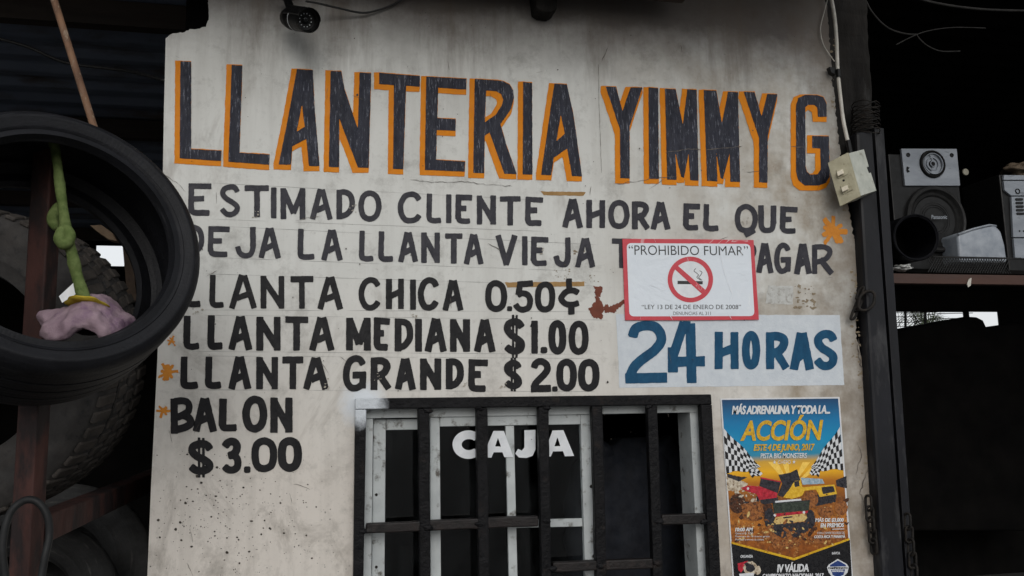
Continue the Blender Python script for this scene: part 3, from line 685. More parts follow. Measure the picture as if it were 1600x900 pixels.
obj('pale_patch', rough_poly([(1200, 446), (1240, 447), (1239, 476), (1196, 474)], on(-.0004), .8, .4, 33, .6), pm('faded_patch', S(178, 178, 174), S(196, 197, 194), 60, .6, .2, c3=S(150, 146, 138), s3=70, t3=(.5, .64)), wall)
M['bare'] = pm('bare_plaster_chip', S(150, 142, 128), S(186, 180, 170), 60, .8, .3)
for k, bx in enumerate(((1326, 420, 1342, 470), (1330, 500, 1346, 560), (1338, 560, 1356, 640), (1346, 650, 1366, 740), (1350, 740, 1370, 800), (1305, 60, 1298, 170), (1314, 250, 1326, 330))): obj('edge_chip', specks((min(bx[0], bx[2]), bx[1], max(bx[0], bx[2]), bx[3]), 22, 90+k, .5, 3.2), M['flake'], wall)['kind'] = 'stuff'
for k, bx in enumerate(((507, 590, 514, 610), (778, 596, 792, 606), (640, 490, 652, 505), (840, 385, 850, 398), (545, 320, 556, 332), (392, 330, 404, 340), (1158, 340, 1172, 352), (724, 596, 732, 604), (585, 575, 596, 600), (300, 480, 320, 500))): obj('worn_spot', (lambda bm: (bmesh.ops.translate(bm, vec=(0, -.0019, 0), verts=bm.verts), bm)[1])(specks(bx, 9, 190+k, .3, 1.9)), M['bare'], wall)
def hairline(pts, wpx, seed, jit=1.2, step=5):
    r = random.Random(seed); p = []
    for a, c in zip(pts[:-1], pts[1:]):
        n = max(1, int(math.dist(a, c)/step))
        for k in range(n): p.append((a[0]+(c[0]-a[0])*k/n+r.uniform(-jit, jit), a[1]+(c[1]-a[1])*k/n+r.uniform(-jit, jit)))
    p.append(pts[-1]); up, dn = [], []
    for i, q in enumerate(p):
        a, c = p[max(i-1, 0)], p[min(i+1, len(p)-1)]; d = (c[0]-a[0], c[1]-a[1]); l = math.hypot(*d) or 1
        w_ = wpx*r.uniform(.25, 1)*(.3 if i in (0, len(p)-1) else 1)/2
        up.append((q[0]-d[1]/l*w_, q[1]+d[0]/l*w_)); dn.append((q[0]+d[1]/l*w_, q[1]-d[0]/l*w_))
    bm = bmesh.new(); U = [bm.verts.new(P(a, c, -.0026)) for a, c in up]; Dn = [bm.verts.new(P(a, c, -.0026)) for a, c in dn]
    for i in range(len(p)-1): bm.faces.new((U[i], U[i+1], Dn[i+1], Dn[i]))
    return bm
pl = []
for i, (ya, yb, x0, x1) in enumerate(((284, 318, 300, 840), (341, 365, 330, 900), (351, 383, 330, 960), (401, 425, 330, 950), (427, 447, 320, 960), (484, 487, 320, 920), (492, 500, 320, 950), (549, 554, 300, 940), (556, 560, 300, 950), (609, 612, 300, 930))):
    xa = x0
    rr = random.Random(i)
    while xa < x1:
        xb = min(x1, xa+rr.uniform(60, 260)); f_ = lambda x: ya+(yb-ya)*(x-300)/650
        pl.append(hairline([(xa, f_(xa)), (xb, f_(xb))], .75, i*50+int(xa), .15, 20)); xa = xb+rr.uniform(5, 50)
for bm in pl: bmesh.ops.translate(bm, vec=(0, .0022, 0), verts=bm.verts)
for bm in pl: obj('pencil_guide', bm, M['pencil'], wall)
for bm in [hairline(q, wd, 70+i, j_) for i, (q, wd, j_) in enumerate((
  ([(640, 281), (680, 285), (720, 283), (760, 288), (800, 291)], .9, 1.2), ([(963, 287), (990, 284), (1030, 278), (1060, 276)], 1.0, 1.2), ([(1040, 238), (1075, 233), (1095, 234)], 1.6, .8), ([(1103, 234), (1140, 231), (1160, 228)], 1.6, .8), ([(1235, 229), (1258, 230)], 1.2, .6),
  ([(1014, 296), (1040, 277)], .8, .8), ([(256, 272), (275, 285), (290, 300)], .8, 1), ([(1362, 720), (1352, 745), (1345, 770), (1350, 785)], 1.6, 2), ([(1340, 530), (1343, 560), (1350, 600)], 1.6, 2), ([(935, 100), (936, 160), (940, 270)], .7, .3), ([(700, 95), (702, 110)], .7, .3), ([(338, 300), (338, 318)], .7, .2), ([(1340, 690), (1346, 715), (1338, 740)], 1.1, 2), ([(500, 338), (480, 341), (462, 345)], .8, 1.2), ([(458, 756), (480, 762), (484, 765)], 1.0, 1)))]: obj('crack', bm, M['crack'], wall)
def drops():
    rr = random.Random(77); bms = []
    for k in range(230):
        x = rr.triangular(236, 540, 300); y_ = rr.uniform(705, 905) if k % 3 else rr.uniform(760, 840)
        if x < 240: continue
        r = min(2.4, .45+rr.expovariate(2.2)); n = 10; sq = rr.uniform(.6, 1.1); ph = rr.random()*6
        bms.append(flat([(x+math.cos(a)*r*(1+.12*math.sin(3*a+ph)), y_+math.sin(a)*r*sq*(1+.12*math.sin(2*a+ph))) for a in [2*math.pi*q/n for q in range(n)]], on(-.0006-.000004*k)))
    for k in range(170):
        x = rr.uniform(262, 1290); y_ = rr.uniform(40, 700); r = .35+rr.expovariate(2.6)
        bms.append(flat([(x+math.cos(a)*r*rr.uniform(.5, 1.2), y_+math.sin(a)*r*rr.uniform(.5, 1.3)) for a in [2*math.pi*q/7 for q in range(7)]], on(-.0027-.000004*k)))
    return join(*bms)
rr = random.Random(31)
for k in range(34):
    x, y_ = rr.uniform(262, 1300), rr.choice([rr.uniform(60, 300), rr.uniform(280, 620), rr.uniform(640, 890)])
    if 540 < x and y_ > 610: x = rr.uniform(250, 530)
    a_ = rr.gauss(0, .5)+(math.pi/2 if rr.random() < .5 else 0); l_ = rr.uniform(4, 26)
    obj('scratch', hairline([(x, y_), (x+math.cos(a_)*l_, y_+math.sin(a_)*l_)], rr.uniform(.5, 1.1), 500+k, .5, 4), M['crack'], wall)
obj('dirt_specks', drops(), pm('speck_dirt', S(38, 34, 30), S(84, 76, 68), 30, .8, .1), wall)['kind'] = 'stuff'

# ================================================================== WINDOW AND ITS BARS
def glass(name):
    """thin dark pane: clear with a mirror film that grows towards grazing angles"""
    t = NT(name); t.t.nodes.remove(t.b); tr = t.n('ShaderNodeBsdfTransparent'); gl = t.n('ShaderNodeBsdfGlossy'); mx = t.n('ShaderNodeMixShader'); fr_ = t.n('ShaderNodeFresnel')
    tr.inputs[0].default_value = (.62, .66, .68, 1); gl.inputs['Roughness'].default_value = .02; fr_.inputs['IOR'].default_value = 1.45
    t.link(fr_.outputs[0], mx.inputs[0]); t.link(tr.outputs[0], mx.inputs[1]); t.link(gl.outputs[0], mx.inputs[2])
    df = t.n('ShaderNodeBsdfDiffuse'); df.inputs[0].default_value = (.32, .34, .35, 1); m2 = t.n('ShaderNodeMixShader')
    t.link(t.math('MULTIPLY', t.mrange(t.noise(1, 7, .7, t.mapped((9, 1, 3.5), (0, 0, 0), (0, .5, 0))),   .45, .8), .03), m2.inputs[0])   # smears of dust
    t.link(mx.outputs[0], m2.inputs[1]); t.link(df.outputs[0], m2.inputs[2])
    t.link(m2.outputs[0], t.t.nodes['Material Output'].inputs[0]); return t.m
M['glass'] = glass('window_glass')
def grille_mat(name, base, c2, wear):
    t = NT(name)
    col = t.ramp(t.noise(30, 6, .6), [(.35, base), (.65, c2)])
    col = t.mix(t.ramp(t.noise(26, 6, .65), [(.60, 0), (.74, 1)]), col, wear)
    col = spray(t, col)
    h = t.math('ADD', t.noise(90, 5, .65), t.math('MULTIPLY', t.noise(28, 3), .9))
    return t.done(col, t.mrange(t.noise(50, 4), .3, .7, .34, .6), h, .9, .004, 0, .13)
M['grille'] = grille_mat('black_gloss_paint', G(.004, (1, 1, 1.2)), G(.009, (1, .98, 1.1)), G(.02, (1.1, .85, .75)))
win = thing('service_window', P(835, 1010, .05), 'white sliding cashier window marked with white block letters, behind black bars', 'window')
fr = obj('frame', join(
    prism([(571, 637), (1101, 629), (1101.5, 644), (571, 654)], .014, .075, .002),
    prism([(570, 654.4), (583, 654.2), (579, 1008), (564, 1008)], .016, .075, .002),
    prism([(1078, 644.6), (1101.5, 644.2), (1120, 1008), (1097, 1008)], .016, .10, .002),
    prism([(564, 1000), (1120, 1000), (1121, 1014), (563, 1014)], .013, .075, .002)), M['alu'], win)
sl_ = obj('sash', join(prism([(583.4, 655), (603, 655), (600, 1000), (579.4, 1000)], .040, .03, .002), prism([(603.3, 655), (676, 654), (676, 671), (603.3, 672)], .041, .03, .002)), M['alu'], win)
obj('pane', prism([(603, 672), (676, 671), (676, 1000), (600, 1000)], .052, .004), M['glass'], sl_)
obj('rivet', join(*[lathe(P(588, y, .040), (0, -1, 0), [(.001, .0045), (-.0015, .004), (-.002, .0)], 12) for y in (773, 886)]), M['chain'], sl_)
sf = obj('sash', join(prism([(672, 650.5), (687, 650.5), (690, 1000), (673, 1000)], .022, .022, .002),
                      prism([(687.3, 650.5), (906.7, 646.8), (907, 663), (687.3, 666.5)], .0215, .022, .002),
                      prism([(907, 646.5), (927, 646), (935, 1000), (917.5, 1000)], .022, .022, .002),
                      prism([(790, 665.5), (803, 665.3), (811, 1000), (797.5, 1000)], .0245, .012, .001),
                      prism([(806, 813), (910, 810), (910.5, 822.5), (806, 825)], .025, .012, .001)), M['alu'], win)
obj('pane', prism([(687, 666), (907.5, 663), (917, 1000), (690, 1000)], .038, .004), M['glass'], sf)
obj('rivet', join(*[lathe(P(x, y, .022), (0, -1, 0), [(.001, .0055), (-.0015, .005), (-.002, .0)], 12) for x, y in ((924, 760), (928, 869))]), M['chain'], sf)
zw1, zw2 = zoom(540, 600, 3), zoom(820, 600, 3)
_arc = [math.radians(q) for q in range(42, 319, 12)]
_c = [(575+74*math.cos(q), 284+67*math.sin(q)) for q in _arc]+[(578+34*math.cos(q), 284+26*math.sin(q)) for q in _arc[::-1]]
def block(p, cnt, seed): return rough_poly(p, on(.0212), .12, 1.2, seed, .45, cnt)
obj('lettering', join(block(zw1(_c), None, 1), block(zw1([(640, 345), (693, 220), (742, 220), (787, 343), (744, 343), (735, 320), (694, 320), (684, 345)]), zw1([(714, 252), (728, 293), (701, 293)]), 2),
    block(zw1([(838, 217), (890, 215), (890, 308), (876, 337), (846, 347), (812, 344), (795, 326), (808, 304), (826, 312), (838, 298)]), None, 3),
    block(zw2([(85, 340), (130, 218), (181, 216), (231, 337), (188, 339), (179, 315), (132, 316), (122, 340)]), zw2([(153, 250), (167, 291), (139, 292)]), 4)), M['vinyl'], sf, label='white block letters stuck on the glass')

gr = thing('security_grille', P(835, 1016, -.02), 'black welded bar grille over the cashier window, pale spray on its corner', 'window grille')
def bar(pts, y, mk='grille'): obj('bar', wobble(prism(pts, y, .028, .004)), M[mk], gr)
def wobble(bm): return rough_bm(bm, .0016, 15, 2, 24, .15)
def rough_bm(bm, amp, sc, seed, cuts=40, longer=.5):
    """break straight edges up so that old timber and hand-welded bars look uneven"""
    bmesh.ops.subdivide_edges(bm, edges=[e for e in bm.edges if e.calc_length() > longer], cuts=cuts, use_grid_fill=True)
    for v in bm.verts: v.co += mnoise.noise_vector(v.co*sc+Vector((seed, 0, 0)))*amp
    return bm
obj('outer_frame', join(prism([(555, 622.5), (1111.5, 616), (1112.5, 632), (555, 639.5)], -.0362, .030, .003),
    prism([(555, 640), (572.5, 640), (566, 1018), (550.5, 1018)], -.0345, .030, .003),
    prism([(1095.5, 632.5), (1112.7, 632), (1133, 1018), (1115.5, 1018)], -.0345, .030, .003),
    prism([(550, 1018.5), (1133, 1018.5), (1134, 1034), (550, 1034)], -.036, .030, .003)), M['grille'], gr)
for (a, b_), (c, d), yt in (((653.5, 671), (657, 674), 638), ((744.5, 762), (750, 766.5), 637), ((841, 857.5), (849, 864), 635.5), ((925, 942), (936, 952), 634.5), ((1012, 1027.5), (1025, 1041), 633.5)):
    bar([(a, yt), (b_, yt), (d, 1018), (c, 1018)], -.0325)
bar([(572, 818.5), (841, 806), (842, 822.5), (571, 834)], -.0300, 'grille_brown')
bar([(864, 879), (1020, 873), (1021, 888.5), (865, 894.5)], -.0302, 'grille_brown')
bar([(1034, 805), (1103, 802.5), (1104, 818.5), (1035, 821)], -.0300, 'grille_brown')
bar([(674, 953), (936, 944), (937, 960), (675, 969)], -.0298, 'grille_brown')
for (x, y_) in ((663, 823), (754, 819), (850, 814), (857, 887), (941, 884), (1028, 881), (1029, 812), (663, 640), (754, 638), (850, 637), (934, 636), (1020, 635), (571, 826), (1104, 810)):
    rr = random.Random(x)
    bm = bmesh.new(); bmesh.ops.create_icosphere(bm, subdivisions=3, radius=.0085); c_ = P(x+rr.uniform(-7, 7), y_+rr.uniform(-6, 6), -.031)
    for v in bm.verts: v.co = Vector((v.co.x*1.5, v.co.y*.55, v.co.z))*(1+.5*mnoise.noise(v.co*160+Vector((x, 0, 0))))+c_
    obj('weld_bead', bm, M['grille'], gr, smooth=True)
# a jacket hung inside, seen dimly through the open half
M['denim'] = pm('dark_blue_cloth', G(.006, (.7, .9, 1.7)), G(.018, (.8, 1, 1.5)), 14, .85, .4, 60)
def jacket():
    bm = bmesh.new(); n, m = 22, 26; V = []
    for j in range(m):
        v = j/(m-1); row = []
        for i in range(n):
            u = i/(n-1); a = u*2*math.pi
            wd = .16+.03*v-.10*max(0, (.12-v))/.12; p = P(985, 684, .42)
            row.append(bm.verts.new((p.x+math.cos(a)*wd*(1+.06*math.sin(5*a+6*v)), .42+math.sin(a)*(.06+.012*math.sin(7*a+3*v)), p.z-.6*v)))
        V.append(row)
    for j in range(m-1):
        for i in range(n): bm.faces.new((V[j][i], V[j][(i+1) % n], V[j+1][(i+1) % n], V[j+1][i]))
    bm.faces.new(V[0]); bmesh.ops.recalc_face_normals(bm, faces=bm.faces); return bm
jk = thing('hanging_jacket', P(985, 900, .42), 'dark blue jacket hanging inside the dim cashier booth', 'jacket')
obj('body', jacket(), M['denim'], jk, smooth=True)
pj = P(985, 684, .42)
for s in (-1, 1):
    obj('sleeve', tube(smooth_pts([pj+Vector((s*.10, 0, -.02)), pj+Vector((s*.19, -.01, -.16)), pj+Vector((s*.21, -.03, -.34)), pj+Vector((s*.20, -.05, -.5))], 6), [.05+.008*math.sin(k*1.7) for k in range(19)], 12), M['denim'], jk, smooth=True)

# ================================================================== NO SMOKING SIGN
def sign_mat(name, c, crease):
    t = NT(name)
    n1 = t.noise(6, 4, .6, None, 1.2)
    rid = t.math('ABSOLUTE', t.math('SUBTRACT', n1, .5))
    ln = t.mrange(rid, .0, .012, 1, 0); pk = t.mrange(t.noise(5, 2), .5, .62)
    base = t.mix(t.mrange(t.noise(24, 5, .7), .3, .75, 0, .35), c, crease)
    base = t.mix(t.math('MULTIPLY', t.math('MULTIPLY', ln, pk), .7), base, S(238, 240, 242))
    h = t.math('ADD', t.math('MULTIPLY', n1, 1.0), t.math('MULTIPLY', t.noise(24, 5, .6), .35))
    return t.done(base, .32, h, .5, .008)
M['sign_red'] = sign_mat('red_print', S(196, 52, 66), S(206, 84, 94)); M['sign_white'] = sign_mat('white_film', S(222, 229, 236), S(208, 216, 226))
M['ink'] = pm('black_ink', G(.012), G(.02), 40, .4, .1, c3=G(.06), s3=60, t3=(.66, .78)); M['ink_grey'] = pm('grey_ink', G(.06), G(.10), 40, .4, .1)
zs = zoom(960, 365, 1490/240)
sg = thing('no_smoking_sign', P(1080, 500, -.004), 'creased white no-smoking notice with red border stuck over the lettering', 'sign')
SY = -.0060
def sgrid(corners, y, n=24):
    """a sheet that lies a little unevenly on the wall"""
    q = [np.array(c) for c in corners]; bm = bmesh.new(); V = []
    for j in range(n+1):
        for i in range(n+1):
            s, t_ = i/n, j/n; p = (q[0]*(1-s)+q[1]*s)*(1-t_)+(q[3]*(1-s)+q[2]*s)*t_
            V.append(bm.verts.new(P(p[0], p[1], y)))
    for j in range(n):
        for i in range(n): bm.faces.new((V[j*(n+1)+i], V[(j+1)*(n+1)+i], V[(j+1)*(n+1)+i+1], V[j*(n+1)+i+1]))
    return bm
obj('backing', prism(zs([(78, 50), (700, 54), (1350, 62), (1402, 835), (700, 841), (105, 840)]), -.0060, .0032), M['sign_red'], sg)
def rrect(c, r, n=6):
    c = [np.array(q, float) for q in c]; out = []
    for i in range(4):
        p, a, b2 = c[i], c[i-1], c[(i+1) % 4]; u = (a-p)/np.linalg.norm(a-p)*r; v = (b2-p)/np.linalg.norm(b2-p)*r
        for k in range(n+1):
            t_ = k/n; out.append(tuple((1-t_)**2*(p+u)+2*t_*(1-t_)*p+t_**2*(p+v)))
    return out
obj('white_field', flat(rrect(zs([(118, 92), (1318, 100), (1360, 800), (145, 803)]), 8), on(-.0064)), M['sign_white'], sg)
q4 = lambda z, c: [tuple(p) for p in z(c)]
obj('heading', text_fill('“PROHIBIDO FUMAR”', q4(zs, [(138, 112), (1295, 122), (1299, 212), (141, 206)]), on(-.0068), -.004), M['ink'], sg)
obj('law_line', text_fill('“LEY 13 DE 24 DE ENERO DE 2008”', q4(zs, [(265, 690), (1228, 690), (1228, 733), (266, 733)]), on(-.0068)), M['ink'], sg)
obj('report_line', text_fill('DENUNCIAS AL 311', q4(zs, [(570, 757), (935, 757), (935, 790), (571, 790)]), on(-.0068)), M['ink_grey'], sg)
def ell(cx, cy, rx, ry, n=56): return [(cx+rx*math.cos(2*math.pi*k/n), cy+ry*math.sin(2*math.pi*k/n)) for k in range(n)]
cig = obj('cigarette', join(flat(zs([(613, 458), (857, 461), (857, 492), (613, 490)]), on(-.0067)),
    *[fill_px(contour(tuple(zs([(740, 300)])[0])+tuple(zs([(900, 470)])[0]), (lambda pp: lambda x, y: np.minimum.reduce([sd_box(x, y, pp[i], pp[i+1], .5, .2, .2, .3) for i in range(len(pp)-1)]))([(v.x, v.y) for v in smooth_pts([(a, c, 0) for a, c in zs(w_)], 5)]), .25), on(-.0067)) for w_ in ([(788, 338), (772, 362), (800, 385), (815, 402), (800, 425), (835, 450)], [(826, 360), (850, 375), (835, 405), (818, 425), (848, 452)])]), M['ink'], sg)
ring = fill_px([np.array(zs(ell(737, 445, 220, 222))), np.array(zs(ell(737, 445, 176, 178)))], on(-.0071))
halo = fill_px([np.array(zs(ell(737, 445, 227, 229)))], on(-.00655))
obj('prohibition_ring', join(ring, flat(zs([(612, 308), (578, 338), (850, 586), (886, 548)]), on(-.0072))), M['sign_red'], sg)
obj('ring_outline', halo, M['vinyl'], sg)
M['crease'] = pm('bright_crease', S(226, 230, 236), S(236, 239, 243), 40, .35, .1)
for i, (q, wd) in enumerate((([(1010, 95), (1045, 320), (1090, 470), (1140, 590), (1110, 670)], 1.3), ([(430, 420), (370, 450), (340, 500), (420, 530), (460, 560), (520, 510)], .9), ([(375, 52), (400, 90)], 1.0), ([(700, 225), (712, 268)], 1.0), ([(1200, 380), (1260, 410), (1300, 470)], .8), ([(330, 610), (350, 650), (390, 690)], .8), ([(520, 765), (560, 838)], .9), ([(245, 835), (250, 790)], .9), ([(1095, 760), (1130, 835)], .9), ([(680, 500), (700, 570), (715, 600)], .8), ([(1210, 130), (1235, 230)], .7), ([(200, 300), (225, 215)], .6))):
    bm = hairline(zs(q), wd, 300+i, .5, 4); bmesh.ops.translate(bm, vec=(0, -.0051, 0), verts=bm.verts); obj('crease', bm, M['crease'], sg)

# ================================================================== RACE POSTER
zA, zB = zoom(1110, 610, 6), zoom(1110, 740, 5.625)
po = thing('race_poster', P(1235, 922, -.003), 'glossy blue and orange off-road race poster pasted below the hours panel', 'poster')
M['poster_white'] = pm('poster_paper', S(206, 208, 210), S(218, 220, 222), 30, .4, .1)
def print_mat():
    t = NT('poster_print'); x, y, z = t.xyz(); g = P(1235, 922, -.003)
    zz = lambda py: P(1235, py, -.003).z-g.z
    n = t.noise(26, 6, .65); zj = t.math('ADD', z, t.math('MULTIPLY', t.math('SUBTRACT', n, .5), .010))
    f = t.mrange(zj, zz(900), zz(624))
    pp = lambda py: (900-py)/(900-624)
    col = t.ramp(f, [(0, S(110, 60, 26)), (pp(850), S(150, 84, 30)), (pp(815), S(190, 118, 44)), (pp(785), S(132, 76, 30)), (pp(755), S(176, 108, 24)), (pp(738), S(236, 176, 30)), (pp(722), S(206, 160, 60)), (pp(712), S(44, 136, 168)), (pp(690), S(6, 140, 186)), (pp(660), S(4, 118, 170)), (1, S(6, 62, 104))])
    mud = t.mrange(f, pp(790), pp(765), 1, 0)
    col = t.mix(t.math('MULTIPLY', mud, t.mrange(t.noise(38, 7, .75), .45, .66)), col, S(84, 46, 24))
    col = t.mix(t.math('MULTIPLY', mud, t.mrange(t.noise(52, 7, .75, t.mapped((1, 1, 1), (3, 0, 3))), .55, .68)), col, S(204, 150, 84))
    return t.done(col, .28, t.noise(8, 3), .25, .006)
M['print'] = print_mat()
pc = lambda r, g, b_, nm, rough=.3, c2=None: pm(nm, S(r, g, b_), S(*(c2 or (min(r+16, 255), min(g+14, 255), min(b_+12, 255)))), 90, rough, .05)
M['p_black'] = pc(12, 13, 17, 'poster_black'); M['p_gold'] = pm('poster_gold', S(196, 148, 24), S(226, 184, 44), 90, .3, .05, c3=S(150, 96, 20), s3=120, t3=(.56, .68))
M['p_red'] = pc(150, 26, 42, 'poster_red', c2=(196, 44, 62)); M['p_yellow'] = pc(206, 158, 30, 'poster_yellow', c2=(232, 190, 60)); M['p_dark'] = pc(24, 24, 30, 'poster_dark', c2=(58, 56, 62))
M['p_glass'] = pc(120, 148, 166, 'poster_windscreen', c2=(176, 192, 202)); M['p_mud'] = pm('poster_mud', S(112, 64, 32), S(170, 108, 56), 110, .3, .05, c3=S(60, 34, 20), s3=140, t3=(.52, .66))
M['p_cream'] = pm('poster_cream', S(196, 162, 92), S(218, 190, 128), 90, .3, .05, c3=S(120, 76, 40), s3=130, t3=(.55, .7)); M['p_green'] = pc(34, 42, 36, 'poster_green_glass', c2=(62, 70, 60)); M['p_tyre'] = pm('poster_tyre', S(26, 20, 18), S(96, 56, 32), 120, .3, .05)
M['p_dust'] = pm('poster_dust', S(176, 160, 136), S(214, 204, 186), 110, .3, .05, c3=S(110, 84, 60), s3=120, t3=(.5, .66)); M['p_ray'] = pc(238, 196, 84, 'poster_ray'); M['p_blue'] = pc(28, 52, 110, 'poster_badge_blue')
PY = -.0030
obj('sheet', prism([(1125.6, 622.6), (1311.8, 620.2), (1334.5, 926), (1146.5, 928)], PY, .0016), M['poster_white'], po)
obj('printed_field', flat([(1128, 624.8), (1309.6, 622.6), (1331.8, 924), (1148.6, 926)], on(PY-.0005)), M['print'], po)
def pl_(name, mat, pts, lay, rough=.35, label=None, parent=None, extra=()):
    os_ = [obj(name, rough_poly(p, on(PY-.0005-lay*.00025-.00003*k), rough, 1.1, 3+int(lay*7)+k, .4), M[mat], parent or po, label=label if k == 0 else None) for k, p in enumerate((pts,)+tuple(extra))]
    return os_[0]
def ptext(name, mat, items, lay=9, parent=None):
    for i, (s, q, bo, sh_, sp) in enumerate(items): o = obj(name, text_fill(s, q, on(PY-.0005-lay*.00025-.00002*i), min(bo, .02), sh_, sp, bo*10), M[mat], parent or po)
    return o
pl_('dust_cloud', 'p_dust', zB([(140, 20), (230, 40), (330, 90), (300, 130), (250, 150), (150, 150)]), 1, .9)
for k, (u, v) in enumerate(((1200, 1215), (1222, 1232), (1254, 1266), (1276, 1292))): pl_('light_ray', 'p_ray', [(1236, 762), (u, 722), (v, 722)], .6+.05*k, .25)
pl_('dark_hills', 'p_dark', zB([(145, 0), (250, 25), (330, 30), (250, 70), (150, 30)]), 1.5, .6, extra=(zB([(1100, 60), (1195, 20), (1200, 130), (1110, 110)]),))
# checkered flags, each a quad of woven squares with a gentle wave
def flag(q, n, m, fold, lay):
    q = [np.array(p, float) for p in q]; bm = bmesh.new()
    def at(s, t_):
        p = (q[0]*(1-s)+q[1]*s)*(1-t_)+(q[3]*(1-s)+q[2]*s)*t_
        return P(p[0], p[1]+1.6*math.sin(s*9+t_*2), PY-.0005-lay*.00025)
    for i in range(n):
        for j in range(m):
            V = [bm.verts.new(at(a/n, c/m)) for a, c in ((i, j), (i, j+1), (i+1, j+1), (i+1, j))]
            f = bm.faces.new(V); f.material_index = (i+j) % 2
    bm.normal_update()
    if next(iter(bm.faces)).normal.y > 0: bmesh.ops.reverse_faces(bm, faces=bm.faces)
    return bm
obj('checkered_flag', join(flag(zA([(122, 350), (470, 712), (430, 745), (152, 772)]), 11, 6, 0, 6), flag(zA([(345, 735), (420, 715), (490, 790), (395, 812)]), 4, 4, 0, 5.5)), [M['poster_white'], M['p_black']], po)
obj('checkered_flag', join(flag(zA([(1215, 340), (945, 712), (965, 750), (1247, 742)]), 11, 6, 0, 6), flag(zA([(1035, 725), (955, 715), (930, 785), (1015, 805)]), 4, 4, 0, 5.5)), [M['poster_white'], M['p_black']], po)
# three muddy off-road cars
c1 = pl_('printed_car', 'p_red', zB([(265, 125), (330, 105), (430, 112), (590, 165), (582, 212), (430, 232), (405, 180), (310, 152)]), 3, label='red printed off-road car')
pl_('windscreen', 'p_dark', zB([(445, 35), (620, 72), (592, 172), (430, 108)]), 3.4, parent=c1)
pl_('wheel', 'p_tyre', zB(ell(238, 262, 72, 88, 20)), 2.6, .9, parent=c1, extra=(zB(ell(505, 330, 44, 85, 18)),))
c2 = pl_('printed_car', 'p_yellow', zB([(640, 210), (690, 120), (700, 60), (790, 40), (808, 120), (1090, 95), (1112, 180), (960, 205), (930, 140), (830, 150), (805, 195), (720, 222)]), 3.2, label='yellow printed off-road car')
pl_('windscreen', 'p_glass', zB([(795, 36), (985, 46), (1002, 88), (810, 98)]), 3.7, parent=c2)
pl_('cab', 'p_dark', zB([(598, 10), (700, -8), (762, -38), (792, 60), (740, 66), (700, 130), (640, 206), (590, 190), (632, 90)]), 3.6, parent=c2, extra=(zB([(735, 70), (778, 62), (784, 110), (742, 120)]), zB([(975, 120), (1080, 110), (1095, 160), (990, 180)])))
pl_('wheel', 'p_mud', zB(ell(882, 225, 66, 78, 20)), 3.8, .9, parent=c2, extra=(zB(ell(1150, 300, 58, 66, 18)), zB(ell(1010, 335, 70, 50, 18))))
c3 = pl_('printed_car', 'p_cream', zB([(556, 420), (575, 385), (640, 372), (830, 350), (852, 388), (825, 418), (640, 440), (570, 448)]), 4, label='cream printed car splashing through mud')
pl_('windscreen', 'p_green', zB([(548, 262), (875, 236), (866, 322), (560, 352)]), 4.2, .3, parent=c3)
pl_('bumper', 'p_red', zB([(556, 354), (862, 326), (852, 346), (570, 380)]), 4.5, .3, parent=c3)
pl_('light_bar', 'poster_white', zB([(568, 240), (796, 220), (798, 236), (570, 256)]), 4.6, .2, parent=c3, extra=(zB(ell(567, 366, 12, 12, 12)), zB(ell(822, 340, 12, 12, 12))))
pl_('grille', 'p_dark', zB([(640, 382), (718, 374), (720, 386), (642, 396)]), 4.7, .2, parent=c3)
pl_('front_wheel', 'p_dark', zB(ell(520, 395, 46, 92, 22)), 3.9, 1.0, parent=c3, label='big front wheel of the cream printed car')
pl_('front_wheel', 'p_dark', zB(ell(880, 400, 40, 84, 22)), 3.85, 1.0, parent=c3)
pl_('shadow_under', 'p_dark', zB([(540, 450), (870, 420), (860, 500), (760, 560), (640, 570), (540, 520)]), 3.7, 1.2, parent=c3)
pl_('mud_splash', 'p_mud', zB([(600, 640), (660, 540), (690, 500), (730, 560), (800, 620), (700, 660)]), 5, 1.2, extra=(zB([(270, 270), (440, 240), (470, 330), (400, 420), (290, 400)]), zB([(430, 500), (560, 520), (640, 600), (600, 660), (520, 600)]), zB([(830, 560), (960, 540), (1010, 610), (900, 620)])))
def spray_specks(mat, n, seed, bx, r0, r1, lay, avoid=()):
    rr = random.Random(seed); bms = []
    for k in range(n):
        x, y_ = rr.uniform(bx[0], bx[2]), rr.triangular(bx[1], bx[3], bx[1]*.4+bx[3]*.6); r = r0+(r1-r0)*rr.random()**3; a0 = rr.uniform(0, 6.3); st = rr.uniform(1, 2.6)
        pts = [(x+math.cos(a0)*math.cos(a)*r*st-math.sin(a0)*math.sin(a)*r*rr.uniform(.6, 1.2), y_+math.sin(a0)*math.cos(a)*r*st+math.cos(a0)*math.sin(a)*r*rr.uniform(.6, 1.2)) for a in [2*math.pi*q/8 for q in range(8)]]
        bms.append(flat(pts, on(PY-.0005-lay*.00025-.000003*k)))
    obj('mud_spray', join(*bms), M[mat], po)['kind'] = 'stuff'
spray_specks('p_tyre', 70, 1, (1150, 775, 1325, 850), .6, 4.5, 2.2)
spray_specks('p_mud', 80, 2, (1150, 800, 1320, 858), .4, 3.2, 5.2)
spray_specks('p_dust', 46, 3, (1141, 748, 1190, 800), .4, 3.2, 2.4)
spray_specks('p_cream', 80, 4, (1150, 790, 1310, 862), .3, 2.2, 5.5)
spray_specks('p_dark', 60, 5, (1150, 768, 1325, 850), .3, 2.4, 5.35)
pl_('undercarriage', 'p_dark', zB([(400, 200), (590, 205), (600, 250), (470, 270), (410, 250)]), 2.9, .8, parent=c1)
pl_('headlight', 'poster_white', zB(ell(330, 132, 10, 12, 12)), 3.9, .2, parent=c1)
pl_('roll_bar', 'p_red', zB([(440, 30), (625, 68), (622, 78), (438, 42)]), 3.8, .15, parent=c1)
